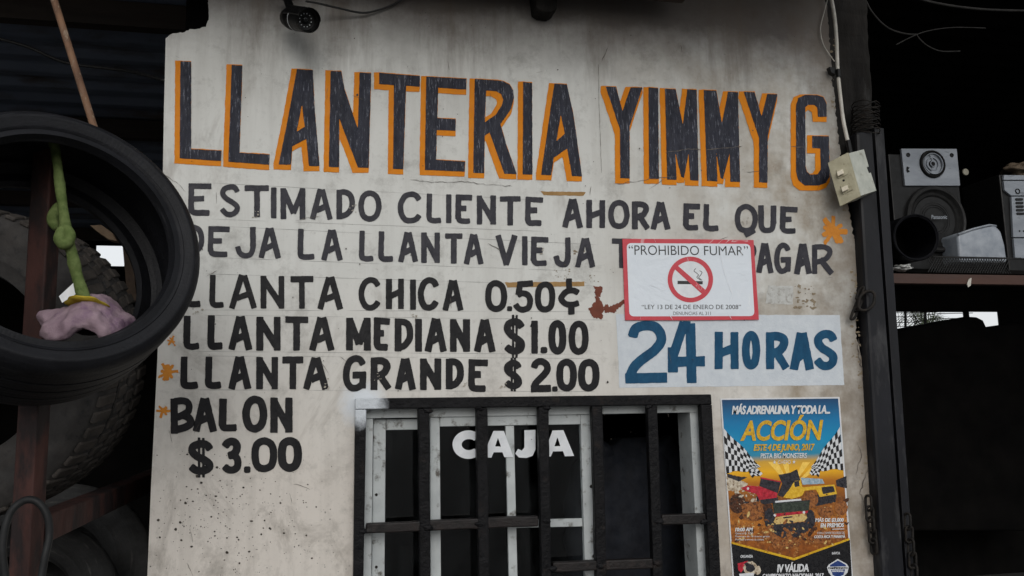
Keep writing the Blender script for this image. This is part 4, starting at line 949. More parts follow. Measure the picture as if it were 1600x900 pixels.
pl_('undercarriage', 'p_dark', zB([(830, 190), (1110, 175), (1100, 250), (900, 290), (820, 250)]), 3.1, .8, parent=c2)
pl_('side_stripe', 'p_dark', zB([(985, 125), (1000, 118), (1012, 175), (998, 180)]), 3.95, .15, parent=c2)
pl_('windscreen_frame', 'p_dark', zB([(548, 256), (876, 231), (877, 238), (549, 264)]), 4.4, .1, parent=c3)
pl_('orange_edge', 'p_gold', zB([(183, 598), (735, 742), (1222, 566), (1224, 584), (735, 764), (184, 618)]), 6, .1)
pl_('black_footer', 'p_black', zB([(186, 616), (735, 763), (1226, 583), (1250, 1032), (222, 1040)]), 6.5, .1)
ptext('tagline', 'poster_white', [('MÁS ADRENALINA Y TODA LA...', q4(zA, [(200, 126), (1116, 120), (1120, 218), (203, 224)]), .045, .25, .9)])
ptext('headline', 'p_gold', [('ACCIÓN', q4(zA, [(285, 236), (1056, 228), (1056, 466), (282, 474)]), .04, .2, .95)])
ptext('date_line', 'p_gold', [('ESTE 4 DE JUNIO, 2017', q4(zA, [(408, 506), (978, 500), (975, 580), (405, 584)]), .025, .2, .95)], 9)
ptext('venue_line', 'poster_white', [('PISTA BIG MONSTERS', q4(zA, [(470, 590), (905, 586), (905, 634), (470, 638)]), .01, .1, .95), ('★ CHEPO ★', q4(zA, [(585, 652), (800, 648), (800, 688), (585, 690)]), .0, 0, 1)], 9)
ptext('details', 'poster_white', [('10:00 AM', q4(zB, [(218, 476), (373, 474), (372, 506), (218, 508)]), .02, .15, 1), ('General B/. 6.00', (1148.8, 831.6, 1176.2, 834.9), 0, 0, 1), ('Menores de 10 entran gratis', (1148.8, 836.6, 1202.4, 840.2), 0, 0, 1), ('Prohibida la entrada de coolers', (1149.2, 841.4, 1193.6, 844.4), 0, 0, 1)], 9)
ptext('prize_text', 'poster_white', [('MÁS DE $3,000', q4(zB, [(922, 384), (1170, 382), (1172, 428), (923, 430)]), .02, .15, 1), ('EN PREMIOS', q4(zB, [(968, 437), (1172, 434), (1174, 470), (969, 473)]), .02, .15, 1), ('CON COMPETIDORES DE', q4(zB, [(938, 513), (1178, 510), (1180, 530), (938, 533)]), 0, 0, 1), ('COSTA RICA Y PANAMÁ', q4(zB, [(912, 538), (1182, 534), (1184, 564), (913, 568)]), .015, .1, 1)], 9)
obj('rule', flat(zB([(1070, 485), (1175, 483), (1175, 489), (1070, 491)]), on(PY-.003)), M['poster_white'], po)
ptext('footer_text', 'poster_white', [('ORGANIZA', q4(zB, [(265, 716), (372, 714), (372, 738), (265, 740)]), .01, .1, 1), ('INVITA', q4(zB, [(1068, 690), (1138, 688), (1138, 710), (1068, 712)]), .01, .1, 1), ('IV VÁLIDA', q4(zB, [(586, 782), (862, 776), (864, 862), (588, 868)]), .03, .15, .95), ('CAMPEONATO NACIONAL 2017', q4(zB, [(458, 882), (996, 876), (998, 912), (460, 920)]), .02, .1, 1)], 9)
bd = pl_('badge', 'poster_white', zB([(1040, 800), (1120, 750), (1200, 795), (1215, 820), (1205, 870), (1175, 900), (1120, 925), (1065, 902), (1040, 870), (1025, 825)]), 7, .15, label='hexagonal white and blue championship badge')
pl_('badge_field', 'p_blue', zB([(1052, 803), (1120, 763), (1188, 800), (1195, 815), (1050, 818)]), 7.4, .1, parent=bd, extra=(zB([(1060, 846), (1185, 842), (1170, 890), (1120, 912), (1075, 892)]),))
ptext('badge_text', 'p_black', [('CAMPEONATO', tuple(zB([(1036, 822)])[0])+tuple(zB([(1206, 838)])[0]), .02, 0, 1)], 9, bd)
ptext('badge_caption', 'poster_white', [('NACIONAL', tuple(zB([(1072, 850)])[0])+tuple(zB([(1172, 864)])[0]), .02, 0, 1)], 9, bd)
b2 = pl_('badge', 'p_red', zB([(240, 790), (330, 765), (300, 830), (270, 870), (245, 850)]), 7, .2, label='red and grey wheel emblem with white ribbon')
pl_('emblem_wheel', 'p_dust', zB(ell(350, 830, 62, 58, 26)), 7.2, .9, parent=b2, extra=(zB(ell(418, 850, 26, 40, 16)),))
pl_('emblem_shadow', 'p_dark', zB(ell(350, 830, 40, 36, 18)), 7.5, 1.1, parent=b2, extra=(zB([(300, 790), (330, 775), (345, 800), (310, 815)]),))
pl_('ribbon', 'poster_white', zB([(252, 880), (380, 872), (384, 898), (258, 906)]), 7.8, .1, parent=b2)

# ================================================================== SECURITY CAMERA, SWITCH BOX, CABLES
cc = thing('security_camera', P(455, 4, -.05), 'black bullet security camera with a ring of infrared lamps above the title', 'security camera')
nf = Vector((.46, -.78, -.40)).normalized(); cf = P(480, 32, -.17); R_ = .0335
obj('barrel', lathe(cf, nf, [(.012, .0), (.012, .022), (.010, R_*.80), (.0, R_*.93), (.0, R_), (.004, R_*1.02), (.055, R_*1.02), (.055, R_*.97), (.10, R_*.95), (.12, R_*.8), (.125, 0)], 40), M['black_plastic'], cc); smooth_by_angle(COL.objects[-1])
M['bright_ring'] = pm('bright_trim', S(180, 184, 188), S(200, 204, 206), 30, .35, .05)
obj('trim_ring', lathe(cf, nf, [(.0525, R_*1.025), (.0525, R_*1.05), (.0545, R_*1.05), (.0545, R_*1.025)], 40, True), M['bright_ring'], cc)
obj('lens', lathe(cf+nf*-.0105, nf, [(.0, .010), (-.003, .009), (-.004, .005), (-.0045, 0)], 24), M['glass'], cc, smooth=True)
_, a_, b_ = frame_of(nf)
obj('infrared_lamp_ring', join(*[lathe(cf-nf*.0105+(a_*math.cos(k*math.pi/6)+b_*math.sin(k*math.pi/6))*.0185, nf, [(.0, .0017), (-.0012, .0013), (-.0018, 0)], 8) for k in range(12)]), M['bright_ring'], cc)
obj('sun_hood', lathe(cf+nf*.012, nf, [(0, R_*1.06), (.10, R_*1.06), (.10, R_*1.09), (0, R_*1.09)], 48, True, lambda t, r, x: r if math.sin(x) > .25 else R_*1.0), M['black_plastic'], cc)
obj('bracket', join(tube([cf-nf*.09+Vector((0, 0, .01)), cf-nf*.10+Vector((-.005, .01, .04)), P(447, -6, -.06)], .012, 12), lathe(P(447, -14, -.07), (0, -.1, -1), [(0, .0), (0, .03), (-.012, .034), (-.014, 0)], 24)), M['black_plastic'], cc)
tag(obj('camera_cable', tube(smooth_pts([P(478, 2, -.10), P(500, 6, -.07), P(530, 13, -.045), P(565, 20, -.02), P(590, 16, -.012), P(612, 8, -.012), P(634, -4, -.02), P(650, -16, -.03)], 8), .0032, 8), M['cable_dark'], smooth=True), 'thin dark cable sagging along the wall right of the security camera', 'cable')
tag(obj('beam_end', prism([(835, -16), (872, -16), (870, 14), (862, 19), (846, 17), (838, 12)], -.07, .068, .003), M['dirty_wood']), 'charred timber beam end poking from the wall above the letter row', 'beam end')

sb = thing('switch_box', P(1335, 320, -.05), 'yellowed two-switch electrical box hanging askew on the wall edge', 'switch box')
Np, Lp, Rp = P(1323, 240, -.105), P(1294, 255, -.075), P(1350, 233, -.055)
cdir = ((P(1342, 307, -.105)-Np)); ad, bd_ = Lp-Np, Rp-Np
loc = lambda a, b__, c: Np+ad*a+bd_*b__+cdir*c
poly = [(.14, 0), (1, 0), (1, .42), (.88, .42), (.90, .56), (1.02, .56), (1.04, 1), (.14, 1)]
obj('box', prism_w([loc(0, v, c) for v, c in poly], ad, .0015), M['box_white'], sb)
obj('cover', prism_w([loc(-.03, 0, -.015), loc(1.03, 0, -.015), loc(1.03, 0, 1.015), loc(-.03, 0, 1.015)], bd_*.10, .0025), M['box_old'], sb)
on_ = -bd_.normalized()
fn_ = ad.cross(cdir).normalized(); fn_ = fn_ if fn_.dot(bd_) < 0 else -fn_
for k, (u, v) in enumerate(((.47, .33), (.47, .70))):
    p = loc(u, 0, v); s = obj('switch_plate', prism_w([p+ad*x+cdir*z_ for x, z_ in ((-.26, -.10), (.26, -.10), (.26, .10), (-.26, .10))], fn_*.0035, .001), M['box_old'], sb)
    obj('toggle', prism_w([p+fn_*.003+ad*x+cdir*z_ for x, z_ in ((-.09, -.05), (.16, -.05), (.16, .05), (-.09, .05))], fn_*.014+ad*.12, .0012), M['ivory'], sb)
obj('screw', lathe(loc(.5, 0, .515), fn_, [(.0, .004), (-.002, .003), (-.002, 0)], 12), M['chain'], sb)
tag(obj('power_cable', tube(smooth_pts([P(1296, -16, -.03), P(1303, 20, -.03), P(1307, 60, -.03), P(1309, 110, -.032), P(1313, 150, -.032), P(1318, 190, -.035), P(1326, 226, -.06)], 8), .0062, 12), M['cable_white'], smooth=True), 'thick off-white cable running down into the switch box', 'cable')
tag(obj('bell_wire', tube(smooth_pts([P(1297, -14, -.02), P(1288, 18, -.012), P(1282, 45, -.008), P(1286, 68, -.008), P(1296, 85, -.01), P(1304, 96, -.025)], 8), .0018, 8), M['cable_white'], smooth=True), 'thin pale wire looping left of the thick cable', 'wire')
ck = thing('cable_clip', P(1308, 120, -.03), 'black clamp holding the thick pale cable at the wall edge', 'clip')
obj('band', lathe(P(1309, 109, -.032), (.03, .1, 1), [(0, .0085), (.029, .0085), (.029, .0068), (0, .0068)], 20, True), M['black_plastic'], ck)
obj('tab', prism([(1296, 104), (1306, 106), (1306, 117), (1299, 113)], -.03, .02, .001), M['black_plastic'], ck)
obj('conduit_end', tube([P(1325, 220, -.06), P(1329, 240, -.07)], .008, 12), M['black_plastic'], sb)

# ================================================================== POSTS AT THE RIGHT OF THE WALL
def ground_of(a, b): return a+(b-a)*(a.z/(a.z-b.z))
def post(tl_, tr_, br_, bl_, y, depth, bev):
    a, b_, c, d = P(*tl_, y), P(*tr_, y), P(*br_, y), P(*bl_, y)
    return prism_w([a, b_, ground_of(b_, c), ground_of(a, d)], Vector((0, depth, 0)), bev)
tag(obj('wooden_post', rough_bm(post((1284, -30), (1352, -30), (1412, 930), (1362, 930), .045, .10, .006), .007, 22, 1, 120), M['dirty_wood']), 'sooty rough timber post filling the gap beside the painted wall', 'post')
tag(obj('steel_post', post((1338, 206), (1364, 204), (1417, 930), (1381, 930), -.045, .06, .010), M['steel_blue']), 'blackened square steel gate post right of the painted wall', 'post')
tag(obj('angle_iron', post((1366.5, 199), (1381, 200), (1431, 930), (1419, 930), -.02, .045, .002), M['steel_blue']), 'narrow dark angle iron fixed along the right of the steel post', 'angle iron')
def wire_tie(py, seed):
    r = random.Random(seed); pts = []
    for k in range(170):
        a = k/46*math.pi*4; c = P(1351+r.uniform(-1, 1), py+k*.16, .0)
        pts.append(c+Vector((math.cos(a)*.042, math.sin(a)*.05-.005, .010*math.sin(a*1.5+seed)+r.uniform(-.002, .002))))
    return tube(smooth_pts(pts, 2), .0018, 6)
for k, (py, lab) in enumerate(((164, 'upper twist of dark wire tied round the timber post'), (186, 'lower twist of dark wire tied round the post top'))):
    tag(obj('wire_tie', wire_tie(py, k+3), M['chain'], smooth=True), lab, 'wire tie', 'wire ties on the post')
def link(c, d1, d2, l, wd, r):
    d1, d2 = Vector(d1).normalized(), Vector(d2).normalized(); pts = []
    for k in range(24):
        a = 2*math.pi*k/24; pts.append(Vector(c)+d1*(math.cos(a)*wd+0)+d2*(math.sin(a)*wd+(l if math.sin(a) > 0 else -l)))
    return tube(pts, r, 8, True)
ch = thing('door_chain', P(1352, 468, -.03), 'oily iron chain with a big ring at the wall edge by the flaked patch', 'chain')
obj('ring', link(P(1354, 470, -.06), (.9, -.3, .2), (.2, 0, 1), .006, .026, .0052), M['chain'], ch, smooth=True)
for k, (x, y, d1) in enumerate(((1340, 478, (.4, -.9, .1)), (1335, 490, (1, 0, .3)), (1344, 458, (.7, -.6, .4)))):
    obj('link', link(P(x, y, -.03), d1, (.35, -.1, .9), .010, .010, .0045), M['chain'], ch, smooth=True)
ch2 = thing('hanging_chain', P(1363, 800, -.03), 'rusty chain links hanging beside the poster bottom', 'chain')
for k in range(5):
    obj('link', link(P(1357+k*2.1, 786+k*17, -.028), (1, -.2, 0) if k % 2 else (.25, -1, 0), (.05, 0, 1), .012, .0115, .0042), M['chain'], ch2, smooth=True)
ch3 = thing('loose_chain', P(1424, 850, -.02), 'dark chain hanging along the outer edge of the steel post', 'chain')
for k in range(5):
    obj('link', link(P(1418+k*2.6, 815+k*20, -.03), (1, -.2, 0) if k % 2 else (.25, -1, 0), (.08, 0, 1), .014, .0115, .004), M['chain'], ch3, smooth=True)

# ================================================================== TYRES AND RACK AT THE LEFT
def rubber_mat(name, nf, c1, c2, c3, rough=.55, spec=.22, hi=(.56, .8)):
    """rubber with streaks and scuffs that follow the tyre round its own axle"""
    t = NT(name); nf_, a, b_ = frame_of(nf)
    def dot(v):
        o = t.n('ShaderNodeVectorMath', operation='DOT_PRODUCT'); t.link(t.co, o.inputs[0]); o.inputs[1].default_value = v; return o.outputs['Value']
    d, u, v = dot(nf_), dot(a), dot(b_)
    r = t.math('SQRT', t.math('ADD', t.math('MULTIPLY', u, u), t.math('MULTIPLY', v, v))); an = t.math('ARCTAN2', v, u)
    cb = t.n('ShaderNodeCombineXYZ'); t.link(t.math('MULTIPLY', r, 1.0), cb.inputs[0]); t.link(d, cb.inputs[1]); t.link(t.math('MULTIPLY', an, .022), cb.inputs[2])
    st = t.noise(75, 7, .7, cb.outputs[0]); bl = t.noise(9, 6, .7)
    col = t.ramp(bl, [(.35, c1), (.68, c2)])
    col = t.mix(t.math('MULTIPLY', t.mrange(st, hi[0], hi[1]), t.mrange(bl, .36, .6, .25, 1)), col, c3)
    rib = t.n('ShaderNodeMath', operation='SINE'); t.link(t.math('MULTIPLY', an, 190), rib.inputs[0])
    return t.done(col, t.mrange(st, .3, .7, rough-.12, rough+.15), t.math('ADD', t.math('MULTIPLY', st, 1.2), t.math('ADD', t.noise(120, 4), t.math('MULTIPLY', rib.outputs[0], .05))), .35, .003, 0, spec)
def tyre(name, c, nf, R, W, rim, label, group, mat, side=None, lugs=0, seg=96, tread_mat=None):
    t = thing(name, c, label, 'tyre', group)
    w_ = W; c = Vector(c)
    cas = [(w_*.10, rim), (w_*.02, rim*1.03), (w_*.03, rim*1.10), (0, rim+.55*(R-rim)), (w_*.02, R*.955), (w_*.06, R*.982), (w_*.14, R*.993),
           (w_*.30, R*.998), (w_*.30, R*.982), (w_*.33, R*.982), (w_*.33, R), (w_*.49, R), (w_*.49, R*.982), (w_*.52, R*.982), (w_*.52, R), (w_*.67, R), (w_*.67, R*.982), (w_*.70, R*.982), (w_*.70, R*.998),
           (w_*.86, R*.993), (w_*.94, R*.982), (w_*.98, R*.955), (w_, rim+.55*(R-rim)), (w_*.97, rim*1.10), (w_*.98, rim*1.03), (w_*.90, rim), (w_*.86, rim*1.04), (w_*.92, rim+.5*(R-rim)), (w_*.86, R*.95), (w_*.5, R*.965), (w_*.14, R*.95), (w_*.08, rim+.5*(R-rim)), (w_*.14, rim*1.04)]
    # thin raised rings on the near sidewall
    k = 3; r0 = rim*1.13
    rings = []
    for u, dt in ((.12, .030), (.20, .016), (.24, .012), (.28, .018), (.40, .010), (.62, .0), (.66, -.003), (.74, -.003), (.78, .003)):
        rings.append((w_*dt, rim*1.06+(R*.965-rim*1.06)*u))
    cas = cas[:2]+rings+cas[4:]
    smooth_by_angle(obj('casing', lathe(c, nf, cas, seg, True), mat, t), 42)
    if lugs:
        nf_, a, b_ = frame_of(nf); rr = random.Random(5); blk = []
        for row, (u0, u1, off) in enumerate(((.02, .27, 0), (.345, .48, .5), (.53, .66, .2), (.73, .98, .6))):
            for k in range(lugs):
                th0 = (k+off)/lugs*2*math.pi; th1 = th0+2*math.pi/lugs*.68; bm = bmesh.new(); V = []
                for (th, u, r) in [(th0, u0, R*.97), (th0+.03, u1, R*.97), (th1+.03, u1, R*.97), (th1, u0, R*.97), (th0, u0, R*(1.012 if row in (1, 2) else .996)), (th0+.03, u1, R*1.015), (th1+.03, u1, R*1.015), (th1, u0, R*(1.012 if row in (1, 2) else .996))]:
                    if row == 3 and r > R*.98: r = R*(.996 if u == u1 else 1.015)
                    V.append(bm.verts.new(c-nf_*(W*u)+(a*math.cos(th)+b_*math.sin(th))*r))
                for f in ((3, 2, 1, 0), (4, 5, 6, 7), (0, 1, 5, 4), (1, 2, 6, 5), (2, 3, 7, 6), (3, 0, 4, 7)): bm.faces.new([V[i] for i in f])
                bmesh.ops.recalc_face_normals(bm, faces=bm.faces)
                bmesh.ops.bevel(bm, geom=bm.edges[:], offset=.003, segments=1, affect='EDGES'); blk.append(bm)
        obj('tread', join(*blk), tread_mat or mat, t)
    return t
az, el = math.radians(28.6), math.radians(15)
nft = (math.sin(az)*math.cos(el), -math.cos(az)*math.cos(el), math.sin(el))
tyre('car_tyre', P(96.4, 364.4, -.70), nft, .294, .259, .223, 'smooth black low-profile tyre hung on the rack post by the wall', None, rubber_mat('scuffed_rubber', nft, G(.004, (1, 1.05, 1.4)), G(.009, (1, 1.05, 1.35)), G(.05, (1, 1, 1.1))))
az, el = math.radians(-12.7), math.radians(-4.4)
tyre('truck_tyre', P(-82, 567, -.05), (math.sin(az)*math.cos(el), -math.cos(az)*math.cos(el), math.sin(el)), .412, .26, .25, 'dusty large tyre with blocky tread behind the hung tyre', None, M['dusty_rubber'], lugs=60, seg=128, tread_mat=pm('dusty_lit_tread', G(.030, (1.15, 1, .88)), G(.055, (1.15, 1, .88)), 18, .9, .4, 90, .003, c3=G(.03), s3=40, t3=(.55, .7), spec=.2))  # tread is a lighter copy of the rubber, its stronger light painted in
LXT = P(245, 600).x
for pos, nf_s, R_s, W_s, lab, cc_ in ((Vector((LXT-.42, .42, P(150, 905, .42).z)), (-.12, -.80, .58), .36, .2, 'dusty grey tyre lying tilted low behind the rack, nearest the wall', (.04, .08, .20)),
                             (Vector((LXT-.40, .06, P(150, 950, .06).z)), (-.10, -.72, .68), .31, .18, 'black worn tyre lying tilted in the middle of the low pile', (.010, .02, .12)),
                             (Vector((LXT-.52, -.24, P(100, 985, -.24).z)), (.0, -.6, .8), .29, .17, 'scuffed tyre lying lowest and furthest left in the low pile', (.012, .025, .22))):
    tyre('stored_tyre', pos, nf_s, R_s, W_s, R_s*.62, lab, 'tyres stored at the bottom', rubber_mat('stored_rubber', nf_s, G(cc_[0]), G(cc_[1]), G(cc_[2], (1, .97, .9)), .7, .2))
rk = thing('tyre_rack', (P(40, 900, -.5).x, -.5, 0), 'rusty square-tube tyre rack with post and rear beam', 'rack')
p0, p1 = P(66, 222, -.475), P(38, 890, -.475); g0 = ground_of(p0, p1)
rotp = Matrix.Rotation(math.radians(-18), 3, 'Z')
obj('post', box((p0.x+g0.x)/2, -.475, p0.z/2, .047, .047, p0.z, .004, rotp), M['rust'], rk)
b0, b1 = P(60, 826, -.44), P(250, 744, .75)
dirb = (b1-b0); bm = box(0, 0, 0, .05, dirb.length, .060, .004); bmesh.ops.transform(bm, matrix=Matrix.Translation((b0+b1)/2) @ dirb.to_track_quat('Y', 'Z').to_matrix().to_4x4(), verts=bm.verts)
obj('rear_beam', bm, M['rust'], rk)
_q = P(84, -2, -.37); _d = P(66, -72, -.36)-_q
tag(obj('hook_rod', tube([_q+_d*((EAVE+.004-_q.z)/_d.z), _q, P(146, 196, -.40), P(158, 232, -.405)], .0085, 10), M['rust_rod'], smooth=True), 'thin rusted rod slanting down from the roof to the hung tyre', 'rod')
tag(obj('slack_cable', tube(smooth_pts([P(-20, 56, .5), P(40, 72, .5), P(100, 97, .5), P(160, 106, .48), P(205, 112, .4), P(258, 126, .2)], 8), .0055, 8), M['cable_dark'], smooth=True), 'black slack cable crossing under the corrugated roof at left', 'cable')
tag(obj('air_hose', tube(smooth_pts([P(14, 935, -.64), P(4, 860, -.64), P(14, 806, -.63), P(36, 783, -.62), P(58, 784, -.62), P(74, 806, -.62), P(77, 838, -.62), P(70, 872, -.63), P(60, 930, -.64)], 8), .0075, 10), pm('grey_hose', G(.008, (1, 1.05, 1.1)), G(.014, (1, 1.05, 1.1)), 20, .6, .2, spec=.25), smooth=True), 'dark rubber air hose looped around the rack post', 'hose')
tag(obj('timber_offcut', prism([(140, 352), (158, 351), (176, 364), (183, 377), (170, 374), (152, 362)], 1.2, .06, .003), pm('pale_old_wood', S(120, 100, 80), S(150, 128, 104), 20, .8, .3)), 'pale broken timber piece lying behind the hung tyre', 'timber')
tag(obj('door_stud', prism([(191, 380), (206, 380), (214, 470), (199, 470)], 1.8, .06, .003), pm('worn_stud_wood', S(70, 56, 46), S(92, 76, 62), 20, .8, .3)), 'narrow worn wooden stud beside the bright gap behind the tyre', 'stud')
# plush flower tied to the rack post
fl = thing('plush_flower', P(135, 520, -.52), 'drooping plush toy flower with knotted green stem and mauve petals inside the tyre', 'toy flower')
M['plush_green'] = pm('green_plush', S(82, 98, 54), S(112, 126, 78), 40, .95, .5, 260, .003, c3=S(58, 76, 40), s3=24, t3=(.55, .7), spec=.1)
M['plush_mauve'] = pm('mauve_plush', S(130, 110, 120), S(154, 134, 142), 22, .95, .5, 260, .003, c3=S(112, 88, 110), s3=16, t3=(.52, .68), spec=.1)
M['plush_yellow'] = pm('yellow_plush', S(160, 138, 40), S(184, 160, 60), 40, .95, .4, 260, .003, spec=.1); M['plush_brown'] = pm('dark_plush_face', S(46, 34, 34), S(64, 48, 46), 40, .95, .4, 260, .003, spec=.1)
FY = -.55
def fuzz_(bm, amp=.0007, sc=120):
    for v in bm.verts: v.co += mnoise.noise_vector(v.co*sc)*amp+mnoise.noise_vector(v.co*45)*amp*1.6
    return bm
sp = smooth_pts([P(82, 212, FY+.02), P(88, 245, FY+.01), P(93, 285, FY), P(99, 330, FY-.01), P(103, 358, FY-.01), P(111, 392, FY-.01), P(119, 425, FY), P(126, 450, FY), P(134, 470, FY)], 16)
obj('stem', fuzz_(tube(sp, [.0098+.0008*math.sin(k*.23)+.003*k/len(sp) for k in range(len(sp))], 22)), M['plush_green'], fl, smooth=True)
kn = [P(103, 352, FY-.012), P(93, 362, FY-.028), P(90, 376, FY-.034), P(99, 386, FY-.032), P(110, 378, FY-.03), P(112, 364, FY-.026), P(104, 354, FY-.02), P(94, 366, FY-.02), P(96, 380, FY-.022), P(108, 386, FY-.014)]
kc = sum(kn, Vector())/len(kn); kn = [kc+(q-kc)*.72 for q in kn]
obj('knot', fuzz_(tube(smooth_pts(kn, 10), .0118, 20)), M['plush_green'], fl, smooth=True)
obj('leaf', tube(smooth_pts([P(92, 318, FY+.03), P(86, 332, FY+.03), P(83, 346, FY+.03), P(88, 358, FY+.02)], 6), [.006+.008*math.sin(math.pi*k/18) for k in range(19)], 10), M['plush_green'], fl, smooth=True)
def petals():
    c = P(138, 476, FY); nfp = Vector((.12, -.42, 1)).normalized()
    def rf(t, r, x): return r*(1+.075*math.sin(5*x+.9)*min(1, r/.06)+.04*math.sin(9*x+1)*min(1, r/.06))
    prof = [(a.x, max(a.y, 0)) for a in smooth_pts([(-.006, 0.0, 0), (-.004, .02, 0), (.0, .045, 0), (.004, .066, 0), (.014, .084, 0), (.028, .092, 0), (.042, .089, 0), (.046, .076, 0), (.038, .062, 0), (.028, .045, 0), (.024, 0, 0)], 6)]
    bm = lathe(c, nfp, prof, 120, False, rf)
    for v in bm.verts:
        d = v.co-c; v.co.z += .012*math.sin(d.x*46+1.0)-.10*max(0, -d.x-.01)*1.6 - .02*max(0, -d.y*8)*.2
        v.co += mnoise.noise_vector(v.co*26)*.006+mnoise.noise_vector(v.co*70)*.003+mnoise.noise_vector(v.co*210)*.0012
    return bm
obj('petals', petals(), M['plush_mauve'], fl, smooth=True)
obj('calyx', lathe(P(137, 474, FY), (.1, .3, 1), [(-.012, 0), (-.010, .016), (-.002, .036), (.004, .044), (.006, .03), (.006, 0)], 30, False, lambda t, r, x: r*(1+.08*math.sin(6*x))), M['plush_yellow'], fl, smooth=True)
obj('flower_face', lathe(P(142, 512, FY+.005), (.1, -.2, -1), [(-.014, 0), (-.010, .026), (.0, .044), (.012, .046), (.016, 0)], 30), M['plush_brown'], fl, smooth=True)
obj('care_tag', prism([(92, 463), (117, 440), (124, 456), (97, 473)], FY-.004, .001), M['vinyl'], fl)

# ================================================================== RIGHT BAY: SHELF AND WHAT STANDS ON IT
SHY = .86
sh_ = thing('storage_shelf', (P(1490, 425, SHY).x, SHY, P(1490, 445, SHY).z), 'dark shelf with red-brown front rail and mesh lip in the right bay', 'shelf')
zt = P(1480, 418, SHY).z; xl = RX+.0; xr = 4.2
obj('board', box((xl+xr)/2, SHY+.30, zt-.012, xr-xl, .55, .018), M['interior_shade'], sh_)
zb0, zb1 = P(1480, 430, SHY).z, P(1480, 445, SHY).z
obj('front_rail', box((xl+xr)/2, SHY-.005, (zb0+zb1)/2, xr-xl, .045, zb0-zb1, .002), M['redwood'], sh_)
M['mesh_wire'] = pm('dark_mesh_wire', G(.012), G(.025), 30, .5, .1)
zl0, zl1 = P(1500, 404, SHY).z, P(1500, 428, SHY).z; x0m = P(1457, 415, SHY).x; lip = []
k = 0; xx = x0m-.05
while xx < 3.1:
    lip.append(tube([(xx, SHY-.03, zl1), (xx+.05, SHY-.03, zl0)], .0022, 5)); lip.append(tube([(xx+.05, SHY-.0266, zl1), (xx, SHY-.0266, zl0)], .0018, 5)); xx += .0135
lip.append(tube([(x0m-.02, SHY-.03, zl0), (3.2, SHY-.03, zl0)], .004, 6))
obj('mesh_lip', join(*lip), M['mesh_wire'], sh_)
obj('tape_scrap', prism([(1514, 436), (1518, 434), (1517, 446), (1513, 449), (1511, 444)], SHY-.034, .003), M['cable_white'], sh_)

def on_shelf(px, y): return Vector((P(px, 415, y).x, y, zt))
sk = thing('speaker', on_shelf(1450, 1.1), 'dark speaker cabinet with silver tweeter plate and large woofer on shelf', 'speaker')
KY = 1.02; ks = scale_at(KY)
def boxpx(x0, y0, x1, y1, y, d, bev=.003, ztop=None, zbot=None):
    a, c = P(x0, y0, y), P(x1, y1, y); z1_, z0_ = a.z, (zbot if zbot is not None else c.z)
    return box((a.x+c.x)/2, y+d/2, (z1_+z0_)/2, c.x-a.x, d, z1_-z0_, bev)
obj('cabinet', boxpx(1388, 240, 1512, 420, KY+.012, .26, .004, zbot=zt), M['black_plastic'], sk)
M['silver'] = pm('brushed_silver', S(128, 134, 142), S(150, 156, 164), 20, .42, .1, 200, c3=S(92, 96, 102), s3=40, t3=(.6, .74), stretch=(.3, 1, 1), spec=.3); M['dark_cone'] = pm('paper_cone', G(.005), G(.009), 30, .7, .2, 80, spec=.2); M['grey_rim'] = pm('grey_rubber_rim', G(.012), G(.022), 20, .6, .2, 80, spec=.3)
obj('silver_plate', prism([(1408.5, 232), (1495, 232.5), (1500.5, 290), (1414.5, 290)], KY, .014, .0015), M['silver'], sk)
wc = P(1464, 342, KY-.004); nfs = (-.0, -1, 0)
wf = obj('woofer', lathe(wc, nfs, [(.016, .166), (-.002, .162), (-.008, .155), (-.006, .146), (.0, .141), (.012, .136), (.018, .13), (.05, .055), (.052, .05), (.04, .03), (.036, 0)], 72), M['grey_rim'], sk); smooth_by_angle(wf, 30)
cone = lathe(wc, nfs, [(.006, .138), (.010, .132), (.010, .120)]+[(.018+.0045*i+(.002 if i % 2 else 0), .110-.007*i) for i in range(9)]+[(.052, .046), (.042, .03), (.036, .0)], 72)
obj('cone', cone, M['dark_cone'], wf, smooth=False)
obj('cone_rings', join(*[lathe(wc+Vector((0, .012+.0022*i, 0)), nfs, [(0, .060+.011*i-.0), (-.002, .061+.011*i), (0, .062+.011*i)], 56) for i in range(4)]), M['grey_rim'], wf)
obj('nameplate', text_fill('Panasonic', (1455.5, 335.8, 1480, 342.2), on(KY-.0125), .02), M['silver'], sk)
tc = P(1456.5, 256.5, KY-.002)
tw = obj('tweeter', lathe(tc, nfs, [(.002, .070), (-.010, .067), (-.012, .060), (-.006, .056), (.004, .050), (.010, .03), (.004, .018), (-.004, .016), (-.006, .010), (-.004, 0)], 48), M['dark_cone'], sk, smooth=False); smooth_by_angle(tw, 30)
obj('tweeter_ring', join(lathe(tc, nfs, [(-.008, .0535), (-.0125, .053), (-.0125, .050), (-.004, .049)], 48), lathe(tc, nfs, [(-.002, .034), (-.006, .033), (-.006, .030), (-.001, .029)], 40), lathe(tc, nfs, [(-.006, .015), (-.0075, .0148), (-.0075, .0112), (-.005, .011)], 28), prism_w([tc+Vector((x_, -.004, z_)) for x_, z_ in ((0, -.012), (.016, -.047), (0, -.052), (-.016, -.047))], Vector((0, .004, 0))), prism_w([tc+Vector((x_, -.004, z_)) for x_, z_ in ((0, .018), (-.013, .047), (0, .051), (.013, .047))], Vector((0, .004, 0)))), M['silver'], tw)
for x_, y_ in ((1419, 242), (1487, 242.5)): obj('screw', lathe(P(x_, y_, KY-.001), nfs, [(0, .011), (-.003, .010), (-.003, .006), (.0, .005), (.0, 0)], 16), M['black_plastic'], sk)
